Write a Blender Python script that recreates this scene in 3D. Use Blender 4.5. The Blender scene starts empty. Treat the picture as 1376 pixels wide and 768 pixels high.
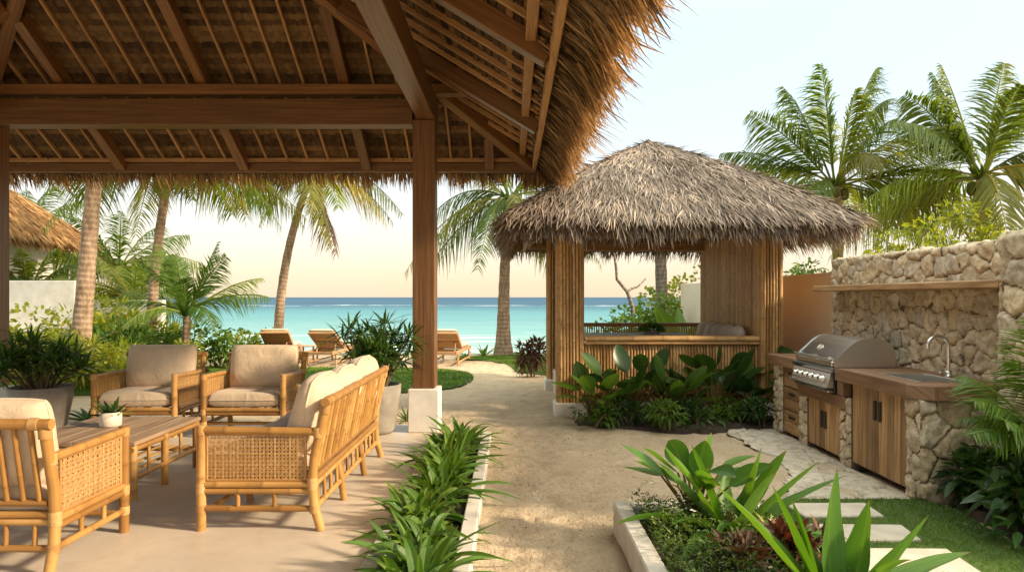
import bpy, math, random
import numpy as np
from mathutils import Vector, Matrix

# ---------------------------------------------------------------- camera, world, sun, exposure
SC = bpy.context.scene
COL = SC.collection
R = math.radians
CAM_H, FPX = 1.45, 940.0
cam = bpy.data.cameras.new('camera')
cam.sensor_width = 36.0
cam.lens = FPX / 1376 * 36
cam.shift_y = 15 / 1376
cam.clip_start, cam.clip_end = 0.05, 20000
camo = bpy.data.objects.new('camera', cam)
COL.objects.link(camo)
camo.location = (0, 0, CAM_H)
camo.rotation_euler = (R(90), 0, 0)
SC.camera = camo

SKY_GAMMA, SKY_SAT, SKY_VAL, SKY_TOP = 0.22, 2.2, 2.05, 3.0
SUN_AZ, SUN_EL = -16.0, 26.0          # azimuth from +X towards +Y
W = bpy.data.worlds.new('World')
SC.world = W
W.use_nodes = True
wn = W.node_tree
for n in list(wn.nodes):
    wn.nodes.remove(n)
wo = wn.nodes.new('ShaderNodeOutputWorld')
wb = wn.nodes.new('ShaderNodeBackground')
sky = wn.nodes.new('ShaderNodeTexSky')
sky.sky_type = 'NISHITA'
sky.sun_disc = False
sky.sun_elevation = R(SUN_EL)
sky.sun_rotation = R(90 - SUN_AZ)
sky.air_density = 1.5
sky.dust_density = 1.0
sky.ozone_density = 1.0
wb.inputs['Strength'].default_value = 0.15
# sky contrast is compressed so the unseen dome lights the shaded foreground more
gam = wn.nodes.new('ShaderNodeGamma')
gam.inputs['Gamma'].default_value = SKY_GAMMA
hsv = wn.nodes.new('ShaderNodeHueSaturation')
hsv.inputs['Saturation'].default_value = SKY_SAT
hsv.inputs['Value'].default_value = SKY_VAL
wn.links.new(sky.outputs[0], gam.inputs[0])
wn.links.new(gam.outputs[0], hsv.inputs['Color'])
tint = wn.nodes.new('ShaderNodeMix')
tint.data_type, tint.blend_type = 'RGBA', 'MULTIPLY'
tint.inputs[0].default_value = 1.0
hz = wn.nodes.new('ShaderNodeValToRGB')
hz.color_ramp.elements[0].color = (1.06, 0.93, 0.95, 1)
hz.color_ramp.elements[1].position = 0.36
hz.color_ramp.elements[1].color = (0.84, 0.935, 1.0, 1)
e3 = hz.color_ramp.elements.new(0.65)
e3.color = (1.25, 1.0, 0.70, 1)  # added warm tint high overhead, above the view, to warm the ambient light
wn.links.new(hz.outputs[0], tint.inputs[7])
wn.links.new(hsv.outputs[0], tint.inputs[6])
# sky strength is raised overhead, out of view, as fill for the shaded foreground
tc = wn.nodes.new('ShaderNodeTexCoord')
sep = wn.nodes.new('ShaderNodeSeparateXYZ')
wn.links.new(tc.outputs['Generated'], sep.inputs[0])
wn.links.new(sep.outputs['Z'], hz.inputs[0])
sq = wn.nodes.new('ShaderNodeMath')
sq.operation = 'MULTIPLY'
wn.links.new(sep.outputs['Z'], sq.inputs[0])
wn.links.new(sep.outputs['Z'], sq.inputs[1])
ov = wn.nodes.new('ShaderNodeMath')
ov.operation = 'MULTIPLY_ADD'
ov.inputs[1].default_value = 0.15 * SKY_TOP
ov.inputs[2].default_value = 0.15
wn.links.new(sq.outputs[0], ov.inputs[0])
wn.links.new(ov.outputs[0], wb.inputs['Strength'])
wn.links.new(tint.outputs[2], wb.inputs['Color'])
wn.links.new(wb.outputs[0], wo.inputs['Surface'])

sun = bpy.data.lights.new('sun', 'SUN')
sun.energy = 2.8
sun.angle = R(6)
sun.color = (1.0, 0.80, 0.56)
suno = bpy.data.objects.new('sun', sun)
COL.objects.link(suno)
sd = Vector((math.cos(R(SUN_EL)) * math.cos(R(SUN_AZ)), math.cos(R(SUN_EL)) * math.sin(R(SUN_AZ)), math.sin(R(SUN_EL))))
suno.rotation_euler = sd.to_track_quat('Z', 'Y').to_euler()
suno.location = (12, -3, 8)

SC.view_settings.view_transform = 'Standard'
SC.view_settings.look = 'None'
SC.view_settings.exposure = 1.36
SC.view_settings.gamma = 1.0
SC.cycles.max_bounces = 10
SC.cycles.diffuse_bounces = 5
SC.cycles.transparent_max_bounces = 8
SC.cycles.caustics_reflective = False
SC.cycles.caustics_refractive = False

rng = np.random.default_rng(7)
random.seed(7)


def gp(px, py, z=0.0):
    """the point at height z that the photograph shows at pixel (px, py)"""
    d = FPX * (CAM_H - z) / (py - 399.0)
    return Vector(((px - 688.0) * d / FPX, d, z))


def at(px, py, d):
    return Vector(((px - 688.0) * d / FPX, d, CAM_H - (py - 399.0) * d / FPX))


# ---------------------------------------------------------------- mesh builder
def norm(a):
    return a / np.maximum(np.linalg.norm(a, axis=-1, keepdims=True), 1e-9)


class MB:
    """collects shapes into ONE mesh; every vertex also carries (u, v, random) in the attribute uvr"""

    def __init__(self):
        self.v, self.a, self.q, self.n = [], [], [], 0
        self.nd = {}

    def add(self, v, a, faces):
        v = np.asarray(v, float).reshape(-1, 3)
        a = np.asarray(a, float).reshape(-1, 3)
        self.v.append(v)
        self.a.append(a)
        if isinstance(faces, np.ndarray):
            self.q.append(faces + self.n)
        else:
            for k in (3, 4):
                f = [x for x in faces if len(x) == k]
                if f:
                    self.q.append(np.array(f) + self.n)
            for x in faces:
                if len(x) > 4:
                    self.q.append(np.array([x]) + self.n)
        self.n += len(v)

    def build(self, name, mat, parent=None, smooth=False, loc=None):
        me = bpy.data.meshes.new(name)
        v = np.concatenate(self.v) if self.v else np.zeros((0, 3))
        a = np.concatenate(self.a) if self.a else np.zeros((0, 3))
        sizes = np.concatenate([np.full(len(q), q.shape[1]) for q in self.q])
        loops = np.concatenate([q.ravel() for q in self.q])
        me.vertices.add(len(v))
        me.vertices.foreach_set('co', v.astype(np.float32).ravel())
        me.loops.add(len(loops))
        me.loops.foreach_set('vertex_index', loops.astype(np.int32))
        me.polygons.add(len(sizes))
        me.polygons.foreach_set('loop_start', np.concatenate([[0], np.cumsum(sizes)[:-1]]).astype(np.int32))
        me.polygons.foreach_set('use_smooth', np.full(len(sizes), smooth, dtype=bool))
        at_ = me.attributes.new('uvr', 'FLOAT_VECTOR', 'POINT')
        at_.data.foreach_set('vector', a.astype(np.float32).ravel())
        if self.nd:
            nd = np.zeros(len(v), np.float32)
            for k, x in self.nd.items():
                nd[k:k + len(x)] = x
            me.attributes.new('node', 'FLOAT', 'POINT').data.foreach_set('value', nd)
        me.update(calc_edges=True)
        me.validate()
        me.materials.append(mat)
        o = bpy.data.objects.new(name, me)
        COL.objects.link(o)
        if parent is not None:
            o.parent = parent
        if loc is not None:
            o.location = loc
        return o

    # -- bars -----------------------------------------------------
    def bar(self, p0, p1, w, h, up=(0, 0, 1), ch=0.006, rand=None, tw=1.0, th=1.0):
        """chamfered bar from p0 to p1, w across, h along 'up' (both centred)"""
        p0, p1 = np.array(p0, float), np.array(p1, float)
        L = np.linalg.norm(p1 - p0)
        x = (p1 - p0) / L
        up = np.array(up, float)
        y = np.cross(up, x)
        if np.linalg.norm(y) < 1e-6:
            y = np.cross((0, 1, 0), x)
        y /= np.linalg.norm(y)
        z = np.cross(x, y)
        r = rng.random() if rand is None else rand
        hx, hy, hz = L / 2, w / 2, h / 2
        ch = min(ch, hx * .45, hy * .45, hz * .45)
        c = (p0 + p1) / 2
        vs, idx = [], {}
        for sx in (-1, 1):
            for sy in (-1, 1):
                for sz in (-1, 1):
                    for ax in range(3):
                        q = [sx * (hx - ch), sy * (hy - ch), sz * (hz - ch)]
                        q[ax] = (sx * hx, sy * hy, sz * hz)[ax]
                        idx[(sx, sy, sz, ax)] = len(vs)
                        vs.append(q)
        vs = np.array(vs)
        f = []
        for s in (-1, 1):
            fx = [idx[(s, a, b, 0)] for a, b in ((-1, -1), (1, -1), (1, 1), (-1, 1))]
            fy = [idx[(a, s, b, 1)] for a, b in ((-1, -1), (-1, 1), (1, 1), (1, -1))]
            fz = [idx[(a, b, s, 2)] for a, b in ((-1, -1), (1, -1), (1, 1), (-1, 1))]
            for q in (fx, fy, fz):
                f.append(q if s > 0 else q[::-1])
        for s1 in (-1, 1):
            for s2 in (-1, 1):
                e = [idx[(-1, s1, s2, 1)], idx[(1, s1, s2, 1)], idx[(1, s1, s2, 2)], idx[(-1, s1, s2, 2)]]
                f.append(e if s1 * s2 > 0 else e[::-1])
                e = [idx[(s1, -1, s2, 0)], idx[(s1, 1, s2, 0)], idx[(s1, 1, s2, 2)], idx[(s1, -1, s2, 2)]]
                f.append(e[::-1] if s1 * s2 > 0 else e)
                e = [idx[(s1, s2, -1, 0)], idx[(s1, s2, 1, 0)], idx[(s1, s2, 1, 1)], idx[(s1, s2, -1, 1)]]
                f.append(e if s1 * s2 > 0 else e[::-1])
        for k in [(a, b, d) for a in (-1, 1) for b in (-1, 1) for d in (-1, 1)]:
            t = [idx[k + (0,)], idx[k + (1,)], idx[k + (2,)]]
            f.append(t if k[0] * k[1] * k[2] > 0 else t[::-1])
        ua = np.stack([vs[:, 0] + r * 17, vs[:, 1] + vs[:, 2] + r * 5, np.full(len(vs), r)], 1)
        w3 = c + vs[:, :1] * x + vs[:, 1:2] * y + vs[:, 2:3] * z
        self.add(w3, ua, f)

    def box(self, x0, x1, y0, y1, z0, z1, ch=0.006, rand=None):
        d = (x1 - x0, y1 - y0, z1 - z0)
        k = int(np.argmax(d))
        cx, cy, cz = (x0 + x1) / 2, (y0 + y1) / 2, (z0 + z1) / 2
        if k == 0:
            self.bar((x0, cy, cz), (x1, cy, cz), d[1], d[2], (0, 0, 1), ch, rand)
        elif k == 1:
            self.bar((cx, y0, cz), (cx, y1, cz), d[0], d[2], (0, 0, 1), ch, rand)
        else:
            self.bar((cx, cy, z0), (cx, cy, z1), d[1], d[0], (1, 0, 0), ch, rand)

    # -- tubes ----------------------------------------------------
    def tube(self, pts, rad, n=8, rand=None, cap=True, nd=None):
        p = np.array(pts, float)
        m = len(p)
        rad = np.full(m, rad) if np.isscalar(rad) else np.array(rad, float)
        t = np.gradient(p, axis=0)
        t = norm(t)
        ref = np.array((0, 0, 1.0)) if abs(t[0][2]) < .9 else np.array((1.0, 0, 0))
        nrm = np.zeros_like(p)
        nrm[0] = norm(np.cross(t[0], ref))
        for i in range(1, m):
            q = nrm[i - 1] - t[i] * np.dot(nrm[i - 1], t[i])
            nrm[i] = norm(q)
        bi = np.cross(t, nrm)
        ang = np.linspace(0, 2 * math.pi, n, endpoint=False)
        v = p[:, None] + rad[:, None, None] * (np.cos(ang)[None, :, None] * nrm[:, None] + np.sin(ang)[None, :, None] * bi[:, None])
        s = np.concatenate([[0], np.cumsum(np.linalg.norm(np.diff(p, axis=0), axis=1))])
        r = rng.random() if rand is None else rand
        a = np.zeros((m, n, 3))
        a[..., 0] = s[:, None] + r * 13
        a[..., 1] = np.abs(ang - math.pi)[None] * rad.mean()
        a[..., 2] = r
        i = np.arange(m - 1)[:, None] * n
        j = np.arange(n)[None]
        jn = (j + 1) % n
        f = np.stack([i + j, i + jn, i + n + jn, i + n + j], -1).reshape(-1, 4)
        if nd is not None:
            self.nd[self.n] = np.repeat(np.asarray(nd, np.float32), n)
        self.add(v.reshape(-1, 3), a.reshape(-1, 3), f)
        if cap:
            for k, ce, o in ((0, p[0], 1), (m - 1, p[-1], 0)):
                fc = []
                vv = np.concatenate([v[k], [ce]])
                aa = np.concatenate([a[k], [a[k, 0]]])
                for q in range(n):
                    e = (q, (q + 1) % n, n)
                    fc.append(e if not o else e[::-1])
                self.add(vv, aa, fc)

    def pole(self, p0, p1, r, n=8, gap=0.2, rand=None):
        """a bamboo pole with raised nodes"""
        p0, p1 = np.array(p0, float), np.array(p1, float)
        L = np.linalg.norm(p1 - p0)
        d = (p1 - p0) / L
        s, rr, nd = [0.0], [r], [0]
        x = gap * (0.25 + .6 * rng.random())
        while x < L - .03:
            s += [x - r * .8, x - r * .12, x + r * .12, x + r * .8]
            rr += [r, r * 1.09, r * 1.09, r]
            nd += [.25, 1, .7, 0]
            x += gap * (.85 + .3 * rng.random())
        s.append(L)
        rr.append(r)
        nd.append(0)
        s = np.clip(np.array(s), 0, L)
        keep = np.concatenate([[True], np.diff(s) > 1e-5])
        self.tube(p0 + s[keep][:, None] * d, np.array(rr)[keep], n, rand, True, np.array(nd)[keep])

    def wrap(self, p, d, r, L=.05):
        """rattan binding round a joint"""
        d = norm(np.array(d, float))
        p = np.array(p, float)
        k = 9
        s = np.linspace(-L / 2, L / 2, k)
        rr = np.where(np.arange(k) % 2 == 0, r, r * 1.06)
        self.tube(p + s[:, None] * d, rr, 8)

    def lathe(self, prof, c, n=32, rand=.5):
        prof = np.array(prof, float)
        m = len(prof)
        ang = np.linspace(0, 2 * math.pi, n, endpoint=False)
        v = np.stack([prof[:, None, 0] * np.cos(ang), prof[:, None, 0] * np.sin(ang), np.repeat(prof[:, 1:2], n, 1)], -1) + np.array(c, float)
        s = np.concatenate([[0], np.cumsum(np.linalg.norm(np.diff(prof, axis=0), axis=1))])
        a = np.zeros((m, n, 3))
        a[..., 0] = s[:, None]
        a[..., 1] = np.abs(ang - math.pi)
        a[..., 2] = rand
        i = np.arange(m - 1)[:, None] * n
        j = np.arange(n)[None]
        jn = (j + 1) % n
        self.add(v.reshape(-1, 3), a.reshape(-1, 3), np.stack([i + j, i + jn, i + n + jn, i + n + j], -1).reshape(-1, 4))

    # -- leaves, strands, blades: many straps at once -------------
    def straps(self, base, d, up, L, w, bend=0.3, nseg=4, prof=None, fold=0.0, rand=None, b=(0, 0, -1.0), power=2.0, twist=0.0):
        base = np.asarray(base, float).reshape(-1, 3)
        N = len(base)
        if N == 0:
            return
        d = norm(np.broadcast_to(np.asarray(d, float), (N, 3)))
        up = np.broadcast_to(np.asarray(up, float), (N, 3))
        b = np.broadcast_to(np.asarray(b, float), (N, 3))
        L = np.broadcast_to(np.asarray(L, float), (N,))
        w = np.broadcast_to(np.asarray(w, float), (N,))
        bend = np.broadcast_to(np.asarray(bend, float), (N,))
        rand = rng.random(N) if rand is None else np.broadcast_to(np.asarray(rand, float), (N,))
        s = np.linspace(0, 1, nseg + 1)
        if prof is None:
            pr = np.clip(np.minimum(1.0, (1 - s) * 2.2), .04, 1)
        else:
            pr = np.array([prof(x) for x in s])
        side = np.cross(d, up)
        bad = np.linalg.norm(side, axis=1) < 1e-4
        side[bad] = (1, 0, 0)
        side = norm(side)
        P = base[:, None] + L[:, None, None] * (d[:, None] * s[None, :, None] + b[:, None] * bend[:, None, None] * (s[None, :, None] ** power))
        T = norm(d[:, None] + b[:, None] * bend[:, None, None] * power * np.maximum(s, 1e-4)[None, :, None] ** (power - 1))
        nr = np.cross(side[:, None] * np.ones((1, nseg + 1, 1)), T)
        sd_ = side[:, None] * np.ones((1, nseg + 1, 1))
        if np.any(twist):
            tw = np.broadcast_to(np.asarray(twist, float), (N,))[:, None, None] * s[None, :, None]
            sd_, nr = sd_ * np.cos(tw) + nr * np.sin(tw), nr * np.cos(tw) - sd_ * np.sin(tw)
        hw = (w[:, None] * pr[None] / 2)[..., None]
        k = 3 if fold else 2
        V = np.zeros((N, nseg + 1, k, 3))
        A = np.zeros((N, nseg + 1, k, 3))
        V[:, :, 0] = P - sd_ * hw
        V[:, :, -1] = P + sd_ * hw
        if fold:
            V[:, :, 1] = P - nr * hw * fold
        A[..., 0] = s[None, :, None]
        A[:, :, 0, 1] = -1
        A[:, :, -1, 1] = 1
        A[..., 2] = rand[:, None, None]
        i0 = (np.arange(N) * (nseg + 1) * k)[:, None, None] + (np.arange(nseg) * k)[None, :, None] + np.arange(k - 1)[None, None]
        f = np.stack([i0, i0 + 1, i0 + k + 1, i0 + k], -1).reshape(-1, 4)
        self.add(V.reshape(-1, 3), A.reshape(-1, 3), f)

    def grid(self, P, A, flip=False, wrapu=False):
        """P (m, n, 3) points, A (m, n, 3) attributes"""
        m, n = P.shape[:2]
        i = np.arange(m - 1)[:, None] * n
        j = np.arange(n - 1)[None]
        f = np.stack([i + j, i + j + 1, i + n + j + 1, i + n + j], -1).reshape(-1, 4)
        if flip:
            f = f[:, ::-1]
        self.add(P.reshape(-1, 3), A.reshape(-1, 3), f)


def sph(az, el):
    az, el = np.asarray(az, float), np.asarray(el, float)
    return np.stack([np.cos(el) * np.cos(az), np.cos(el) * np.sin(az), np.sin(el)], -1)


# ---------------------------------------------------------------- scene bookkeeping
def tag(o, label=None, cat=None, group=None, kind=None):
    if label:
        o['label'] = label
    if cat:
        o['category'] = cat
    if group:
        o['group'] = group
    if kind:
        o['kind'] = kind
    return o


def thing(name, label, cat, loc=(0, 0, 0), rz=0.0, group=None):
    o = bpy.data.objects.new(name, None)
    COL.objects.link(o)
    o.empty_display_size = .1
    o.location = loc
    o.rotation_euler = (0, 0, rz)
    return tag(o, label, cat, group)


def dup(root, loc, rz=0.0, label=None, scale=None):
    r = root.copy()
    COL.objects.link(r)
    r.location = loc
    r.rotation_euler = (0, 0, rz)
    if scale:
        r.scale = (scale,) * 3
    if label:
        r['label'] = label
    for ch in list(root.children):
        c = ch.copy()
        COL.objects.link(c)
        c.parent = r
        for g in list(ch.children):
            k = g.copy()
            COL.objects.link(k)
            k.parent = c
    return r


# ---------------------------------------------------------------- materials
class NT:
    def __init__(self, name):
        self.m = bpy.data.materials.new(name)
        self.m.use_nodes = True
        self.t = self.m.node_tree
        for n in list(self.t.nodes):
            self.t.nodes.remove(n)
        self.out = self.n('OutputMaterial')
        self.b = self.n('BsdfPrincipled')
        self.l(self.b.outputs[0], self.out.inputs['Surface'])

    def n(self, typ, **kw):
        x = self.t.nodes.new('ShaderNode' + typ)
        for k, v in kw.items():
            setattr(x, k, v)
        return x

    def l(self, a, b):
        self.t.links.new(a, b)

    def set(self, **kw):
        for k, v in kw.items():
            self.b.inputs[k.replace('_', ' ')].default_value = v

    def uvr(self, scale=None):
        a = self.n('Attribute', attribute_name='uvr')
        if scale is None:
            return a.outputs['Vector']
        mp = self.n('Mapping')
        mp.inputs['Scale'].default_value = scale
        self.l(a.outputs['Vector'], mp.inputs['Vector'])
        return mp.outputs['Vector']

    def rand(self):
        a = self.n('Attribute', attribute_name='uvr')
        s = self.n('SeparateXYZ')
        self.l(a.outputs['Vector'], s.inputs[0])
        return s.outputs['Z'], s.outputs['X'], s.outputs['Y']

    def pos(self, scale=(1, 1, 1)):
        g = self.n('NewGeometry')
        mp = self.n('Mapping')
        mp.inputs['Scale'].default_value = scale
        self.l(g.outputs['Position'], mp.inputs['Vector'])
        return mp.outputs['Vector']

    def objc(self, scale=(1, 1, 1)):
        g = self.n('TexCoord')
        mp = self.n('Mapping')
        mp.inputs['Scale'].default_value = scale
        self.l(g.outputs['Object'], mp.inputs['Vector'])
        return mp.outputs['Vector']

    def noise(self, vec, scale=5.0, detail=4.0, rough=.55, dist=0.0):
        x = self.n('TexNoise')
        x.inputs['Scale'].default_value = scale
        x.inputs['Detail'].default_value = detail
        x.inputs['Roughness'].default_value = rough
        x.inputs['Distortion'].default_value = dist
        self.l(vec, x.inputs['Vector'])
        return x.outputs['Fac']

    def ramp(self, fac, stops, interp='LINEAR'):
        x = self.n('ValToRGB')
        cr = x.color_ramp
        cr.interpolation = interp
        while len(cr.elements) < len(stops):
            cr.elements.new(.5)
        for e, (p, c) in zip(cr.elements, stops):
            e.position = p
            e.color = (*c, 1) if len(c) == 3 else c
        self.l(fac, x.inputs[0])
        return x.outputs['Color']

    def mix(self, fac, a, b, mode='MIX'):
        x = self.n('Mix', data_type='RGBA', blend_type=mode)
        for s, v in ((x.inputs[0], fac), (x.inputs[6], a), (x.inputs[7], b)):
            if hasattr(v, 'links') or hasattr(v, 'is_linked'):
                self.l(v, s)
            else:
                s.default_value = v if not isinstance(v, tuple) else (*v, 1)[:4]
        return x.outputs[2]

    def math(self, op, a, b=None, c=None):
        x = self.n('Math', operation=op)
        for i, v in enumerate((a, b, c)):
            if v is None:
                continue
            if hasattr(v, 'is_linked'):
                self.l(v, x.inputs[i])
            else:
                x.inputs[i].default_value = v
        return x.outputs[0]

    def bump(self, h, strength=.3, dist=.01, normal=None):
        x = self.n('Bump')
        x.inputs['Strength'].default_value = strength
        x.inputs['Distance'].default_value = dist
        self.l(h, x.inputs['Height'])
        if normal is not None:
            self.l(normal, x.inputs['Normal'])
        self.l(x.outputs[0], self.b.inputs['Normal'])
        return x.outputs[0]

    def col(self, c):
        self.l(c, self.b.inputs['Base Color'])


def grain_mat(name, c0, c1, c2, scale=(1.2, 28, 3), rough=.55, bump=.25, var=.35):
    """wood: grain runs along each member; every member has its own tone"""
    m = NT(name)
    v = m.uvr(scale)
    f = m.noise(v, 1.6, 6, .6, .8)
    c = m.ramp(f, [(.25, c0), (.5, c1), (.75, c2)])
    r, u, w = m.rand()
    k = m.math('MULTIPLY_ADD', r, var, 1 - var / 2)
    g = m.n('CombineColor')
    for i in range(3):
        m.l(k, g.inputs[i])
    c = m.mix(1.0, c, g.outputs[0], 'MULTIPLY')
    big = m.noise(m.uvr((.7, 3, 1)), 2.0, 3)
    c = m.mix(m.math('MULTIPLY', big, .35), c, c0)
    m.col(c)
    m.set(Roughness=rough)
    m.bump(f, bump, .004)
    return m.m


def bamboo_mat(name, c0, c1, c2, rough=.42):
    m = NT(name)
    r, u, w = m.rand()
    f = m.noise(m.uvr((1.5, 60, 9)), 1.5, 4, .6, .3)
    c = m.ramp(m.math('MULTIPLY_ADD', f, .45, m.math('MULTIPLY_ADD', r, .6, -.02)), [(.1, c0), (.5, c1), (.9, c2)])
    big = m.noise(m.uvr((5, 4, 31)), 1.3, 4, .6)
    c = m.mix(m.ramp(big, [(.48, (0, 0, 0)), (.72, (.7, .7, .7))]), c, c0)
    na = m.n('Attribute', attribute_name='node')
    c = m.mix(m.math('MULTIPLY', na.outputs['Fac'], .42), c, tuple(x * .45 for x in c0))
    m.col(c)
    m.set(Roughness=rough)
    m.b.inputs['Specular IOR Level'].default_value = .3
    m.bump(m.math('ADD', f, m.math('MULTIPLY', big, .6)), .2, .004)
    return m.m


def leaf_mat(name, c0, c1, c2, trans=.35, tcol=None, rough=.45, vein=0.25):
    m = NT(name)
    r, u, w = m.rand()
    c = m.ramp(r, [(0, c0), (.55, c1), (1, c2)])
    f = m.noise(m.pos(), 9, 3)
    c = m.mix(m.math('MULTIPLY', f, .5), c, c0)
    if vein:
        aw = m.math('ABSOLUTE', w)
        line = m.math('LESS_THAN', aw, .12)
        c = m.mix(m.math('MULTIPLY', line, vein), c, c2)
        st = m.noise(m.uvr((1.2, 9, 40)), 2.2, 4, .6)
        c = m.mix(m.ramp(st, [(.42, (.5, .5, .5)), (.6, (0, 0, 0))]), c, c0)
        blot = m.noise(m.uvr((5, 1.2, 77)), 1.3, 4, .65)
        k = m.math('MULTIPLY', m.math('GREATER_THAN', m.math('MULTIPLY_ADD', blot, .35, u), 1.13), .85)
        c = m.mix(k, c, (.20, .12, .04))
    m.col(c)
    m.set(Roughness=rough)
    m.b.inputs['Specular IOR Level'].default_value = .35
    t = m.n('BsdfTranslucent')
    tc = m.mix(1.0, c, tcol or (1.7, 1.6, .5), 'MULTIPLY')
    m.l(tc, t.inputs['Color'])
    mx = m.n('MixShader')
    mx.inputs[0].default_value = trans
    m.l(m.b.outputs[0], mx.inputs[1])
    m.l(t.outputs[0], mx.inputs[2])
    m.l(mx.outputs[0], m.out.inputs['Surface'])
    return m.m


def straw_mat(name, stops, rough=.8, trans=.0):
    m = NT(name)
    r, u, w = m.rand()
    c = m.ramp(r, stops)
    f = m.noise(m.pos((1, 1, 1)), 2.2, 4)
    c = m.mix(m.ramp(f, [(.4, (0, 0, 0)), (.7, (.5, .5, .5))]), c, stops[0][1])
    m.col(c)
    m.set(Roughness=rough)
    m.b.inputs['Specular IOR Level'].default_value = .2
    if trans:
        t = m.n('BsdfTranslucent')
        m.l(m.mix(1.0, c, (1.2, .95, .55), 'MULTIPLY'), t.inputs['Color'])
        mx = m.n('MixShader')
        mx.inputs[0].default_value = trans
        m.l(m.b.outputs[0], mx.inputs[1])
        m.l(t.outputs[0], mx.inputs[2])
        m.l(mx.outputs[0], m.out.inputs['Surface'])
    return m.m


def plain_mat(name, c0, c1, scale=4, rough=.7, bump=.1, bscale=60, metallic=0.0, bdist=.003):
    m = NT(name)
    p = m.objc()
    f = m.noise(p, scale, 5, .6)
    m.col(m.ramp(f, [(.3, c0), (.7, c1)]))
    m.set(Roughness=rough, Metallic=metallic)
    if bump:
        m.bump(m.noise(p, bscale, 4, .6), bump, bdist)
    return m.m


def stone_mat(name, joint, tones, bump=.5):
    m = NT(name)
    r, u, w = m.rand()
    n = len(tones)
    c = m.ramp(r, [(0, joint)] + [(.06 + .94 * i / (n - 1), t) for i, t in enumerate(tones)])
    p = m.objc()
    f = m.noise(p, 14, 6, .65)
    dk = tuple(x * .45 for x in tones[0])
    c = m.mix(m.ramp(f, [(.38, (.6, .6, .6)), (.55, (0, 0, 0))]), c, dk)
    pit = m.n('TexVoronoi')
    pit.inputs['Scale'].default_value = 45
    m.l(p, pit.inputs['Vector'])
    c = m.mix(m.ramp(pit.outputs['Distance'], [(.1, (.35, .35, .35)), (.3, (0, 0, 0))]), c, dk)
    m.col(c)
    m.set(Roughness=.9)
    h = m.math('ADD', m.math('MULTIPLY', m.noise(p, 26, 7, .75), 1.6), m.math('MULTIPLY', m.math('MINIMUM', pit.outputs['Distance'], .35), 1.2))
    m.bump(h, bump, .012)
    return m.m


MAT = {}
MAT['teak'] = grain_mat('warm teak beams', (.08, .034, .010), (.20, .088, .027), (.32, .152, .052), (.8, 24, 3), .42, .3, .5)
MAT['batten'] = grain_mat('pale roof battens', (.22, .105, .036), (.40, .21, .078), (.52, .30, .12), (1.5, 25, 3), .6)
MAT['rustic'] = grain_mat('rustic brown planks', (.16, .08, .033), (.40, .23, .10), (.62, .40, .20), (1.3, 17, 3), .65, .45, 1.0)
MAT['slab'] = grain_mat('dark walnut slab', (.12, .06, .032), (.25, .135, .075), (.36, .215, .125), (1.1, 14, 3), .42, .3, .4)
MAT['tabletop'] = grain_mat('weathered table planks', (.19, .11, .06), (.36, .235, .135), (.50, .35, .215), (1.2, 14, 3), .6, .3, .35)
MAT['lounger'] = grain_mat('lounger teak', (.30, .15, .065), (.50, .28, .13), (.62, .38, .19), (1.5, 20, 3), .55)
MAT['bamboo'] = bamboo_mat('golden rattan pole', (.25, .118, .032), (.45, .238, .068), (.62, .375, .135))
MAT['binding'] = bamboo_mat('rattan binding', (.34, .17, .055), (.50, .285, .10), (.62, .39, .165), .5)
MAT['cane'] = bamboo_mat('woven cane', (.38, .195, .06), (.55, .315, .115), (.68, .44, .19), .5)
MAT['gazebo_bamboo'] = bamboo_mat('weathered bamboo pole', (.24, .12, .04), (.50, .285, .105), (.68, .44, .20), .45)
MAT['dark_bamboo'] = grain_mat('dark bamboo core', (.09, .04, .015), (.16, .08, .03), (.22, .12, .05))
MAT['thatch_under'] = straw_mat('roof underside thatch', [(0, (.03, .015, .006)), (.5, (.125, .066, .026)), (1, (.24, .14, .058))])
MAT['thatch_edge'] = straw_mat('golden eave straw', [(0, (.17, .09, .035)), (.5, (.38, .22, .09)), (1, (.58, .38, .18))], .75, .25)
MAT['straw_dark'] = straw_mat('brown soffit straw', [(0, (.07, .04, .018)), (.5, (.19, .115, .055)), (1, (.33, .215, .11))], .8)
MAT['thatch_grey'] = straw_mat('weathered grey thatch', [(0, (.105, .08, .062)), (.4, (.235, .192, .155)), (.8, (.37, .315, .265)), (1, (.52, .415, .31))], .85, .1)
MAT['thatch_base'] = straw_mat('inner thatch layer', [(0, (.09, .06, .04)), (1, (.16, .11, .075))])
MAT['soil'] = plain_mat('dark garden soil', (.028, .018, .012), (.07, .045, .03), 14, .95, .9, 50, 0, .02)
MAT['concrete_pot'] = plain_mat('grey concrete pot', (.22, .19, .15), (.36, .32, .265), 6, .85, .25, 40)
MAT['plaster'] = plain_mat('white plaster', (.64, .59, .51), (.82, .79, .72), 5, .8, .15, 70)
MAT['cream'] = plain_mat('cream boundary plaster', (.76, .64, .48), (.84, .72, .56), 1.2, .85, .15, 60)
MAT['kerb'] = plain_mat('pale kerb concrete', (.5, .46, .39), (.66, .61, .53), 5, .8, .2, 60)
MAT['ceramic'] = plain_mat('cream ceramic', (.6, .52, .42), (.68, .6, .5), 8, .5, .05, 80)
MAT['paver'] = plain_mat('pale limestone paver', (.42, .36, .28), (.6, .53, .43), 7, .85, .35, 50)
MAT['black'] = plain_mat('black handle', (.02, .014, .01), (.035, .025, .018), 8, .5, .1, 60)
MAT['rock'] = stone_mat('coral limestone', (.13, .095, .06), [(.44, .335, .21), (.62, .49, .325), (.48, .395, .285), (.70, .57, .395), (.44, .38, .31), (.72, .61, .45)])
MAT['flag'] = stone_mat('pale coral flagstone', (.30, .24, .165), [(.50, .43, .33), (.60, .52, .41), (.54, .46, .36), (.66, .59, .48)], .5)
MAT['bark'] = None


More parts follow.
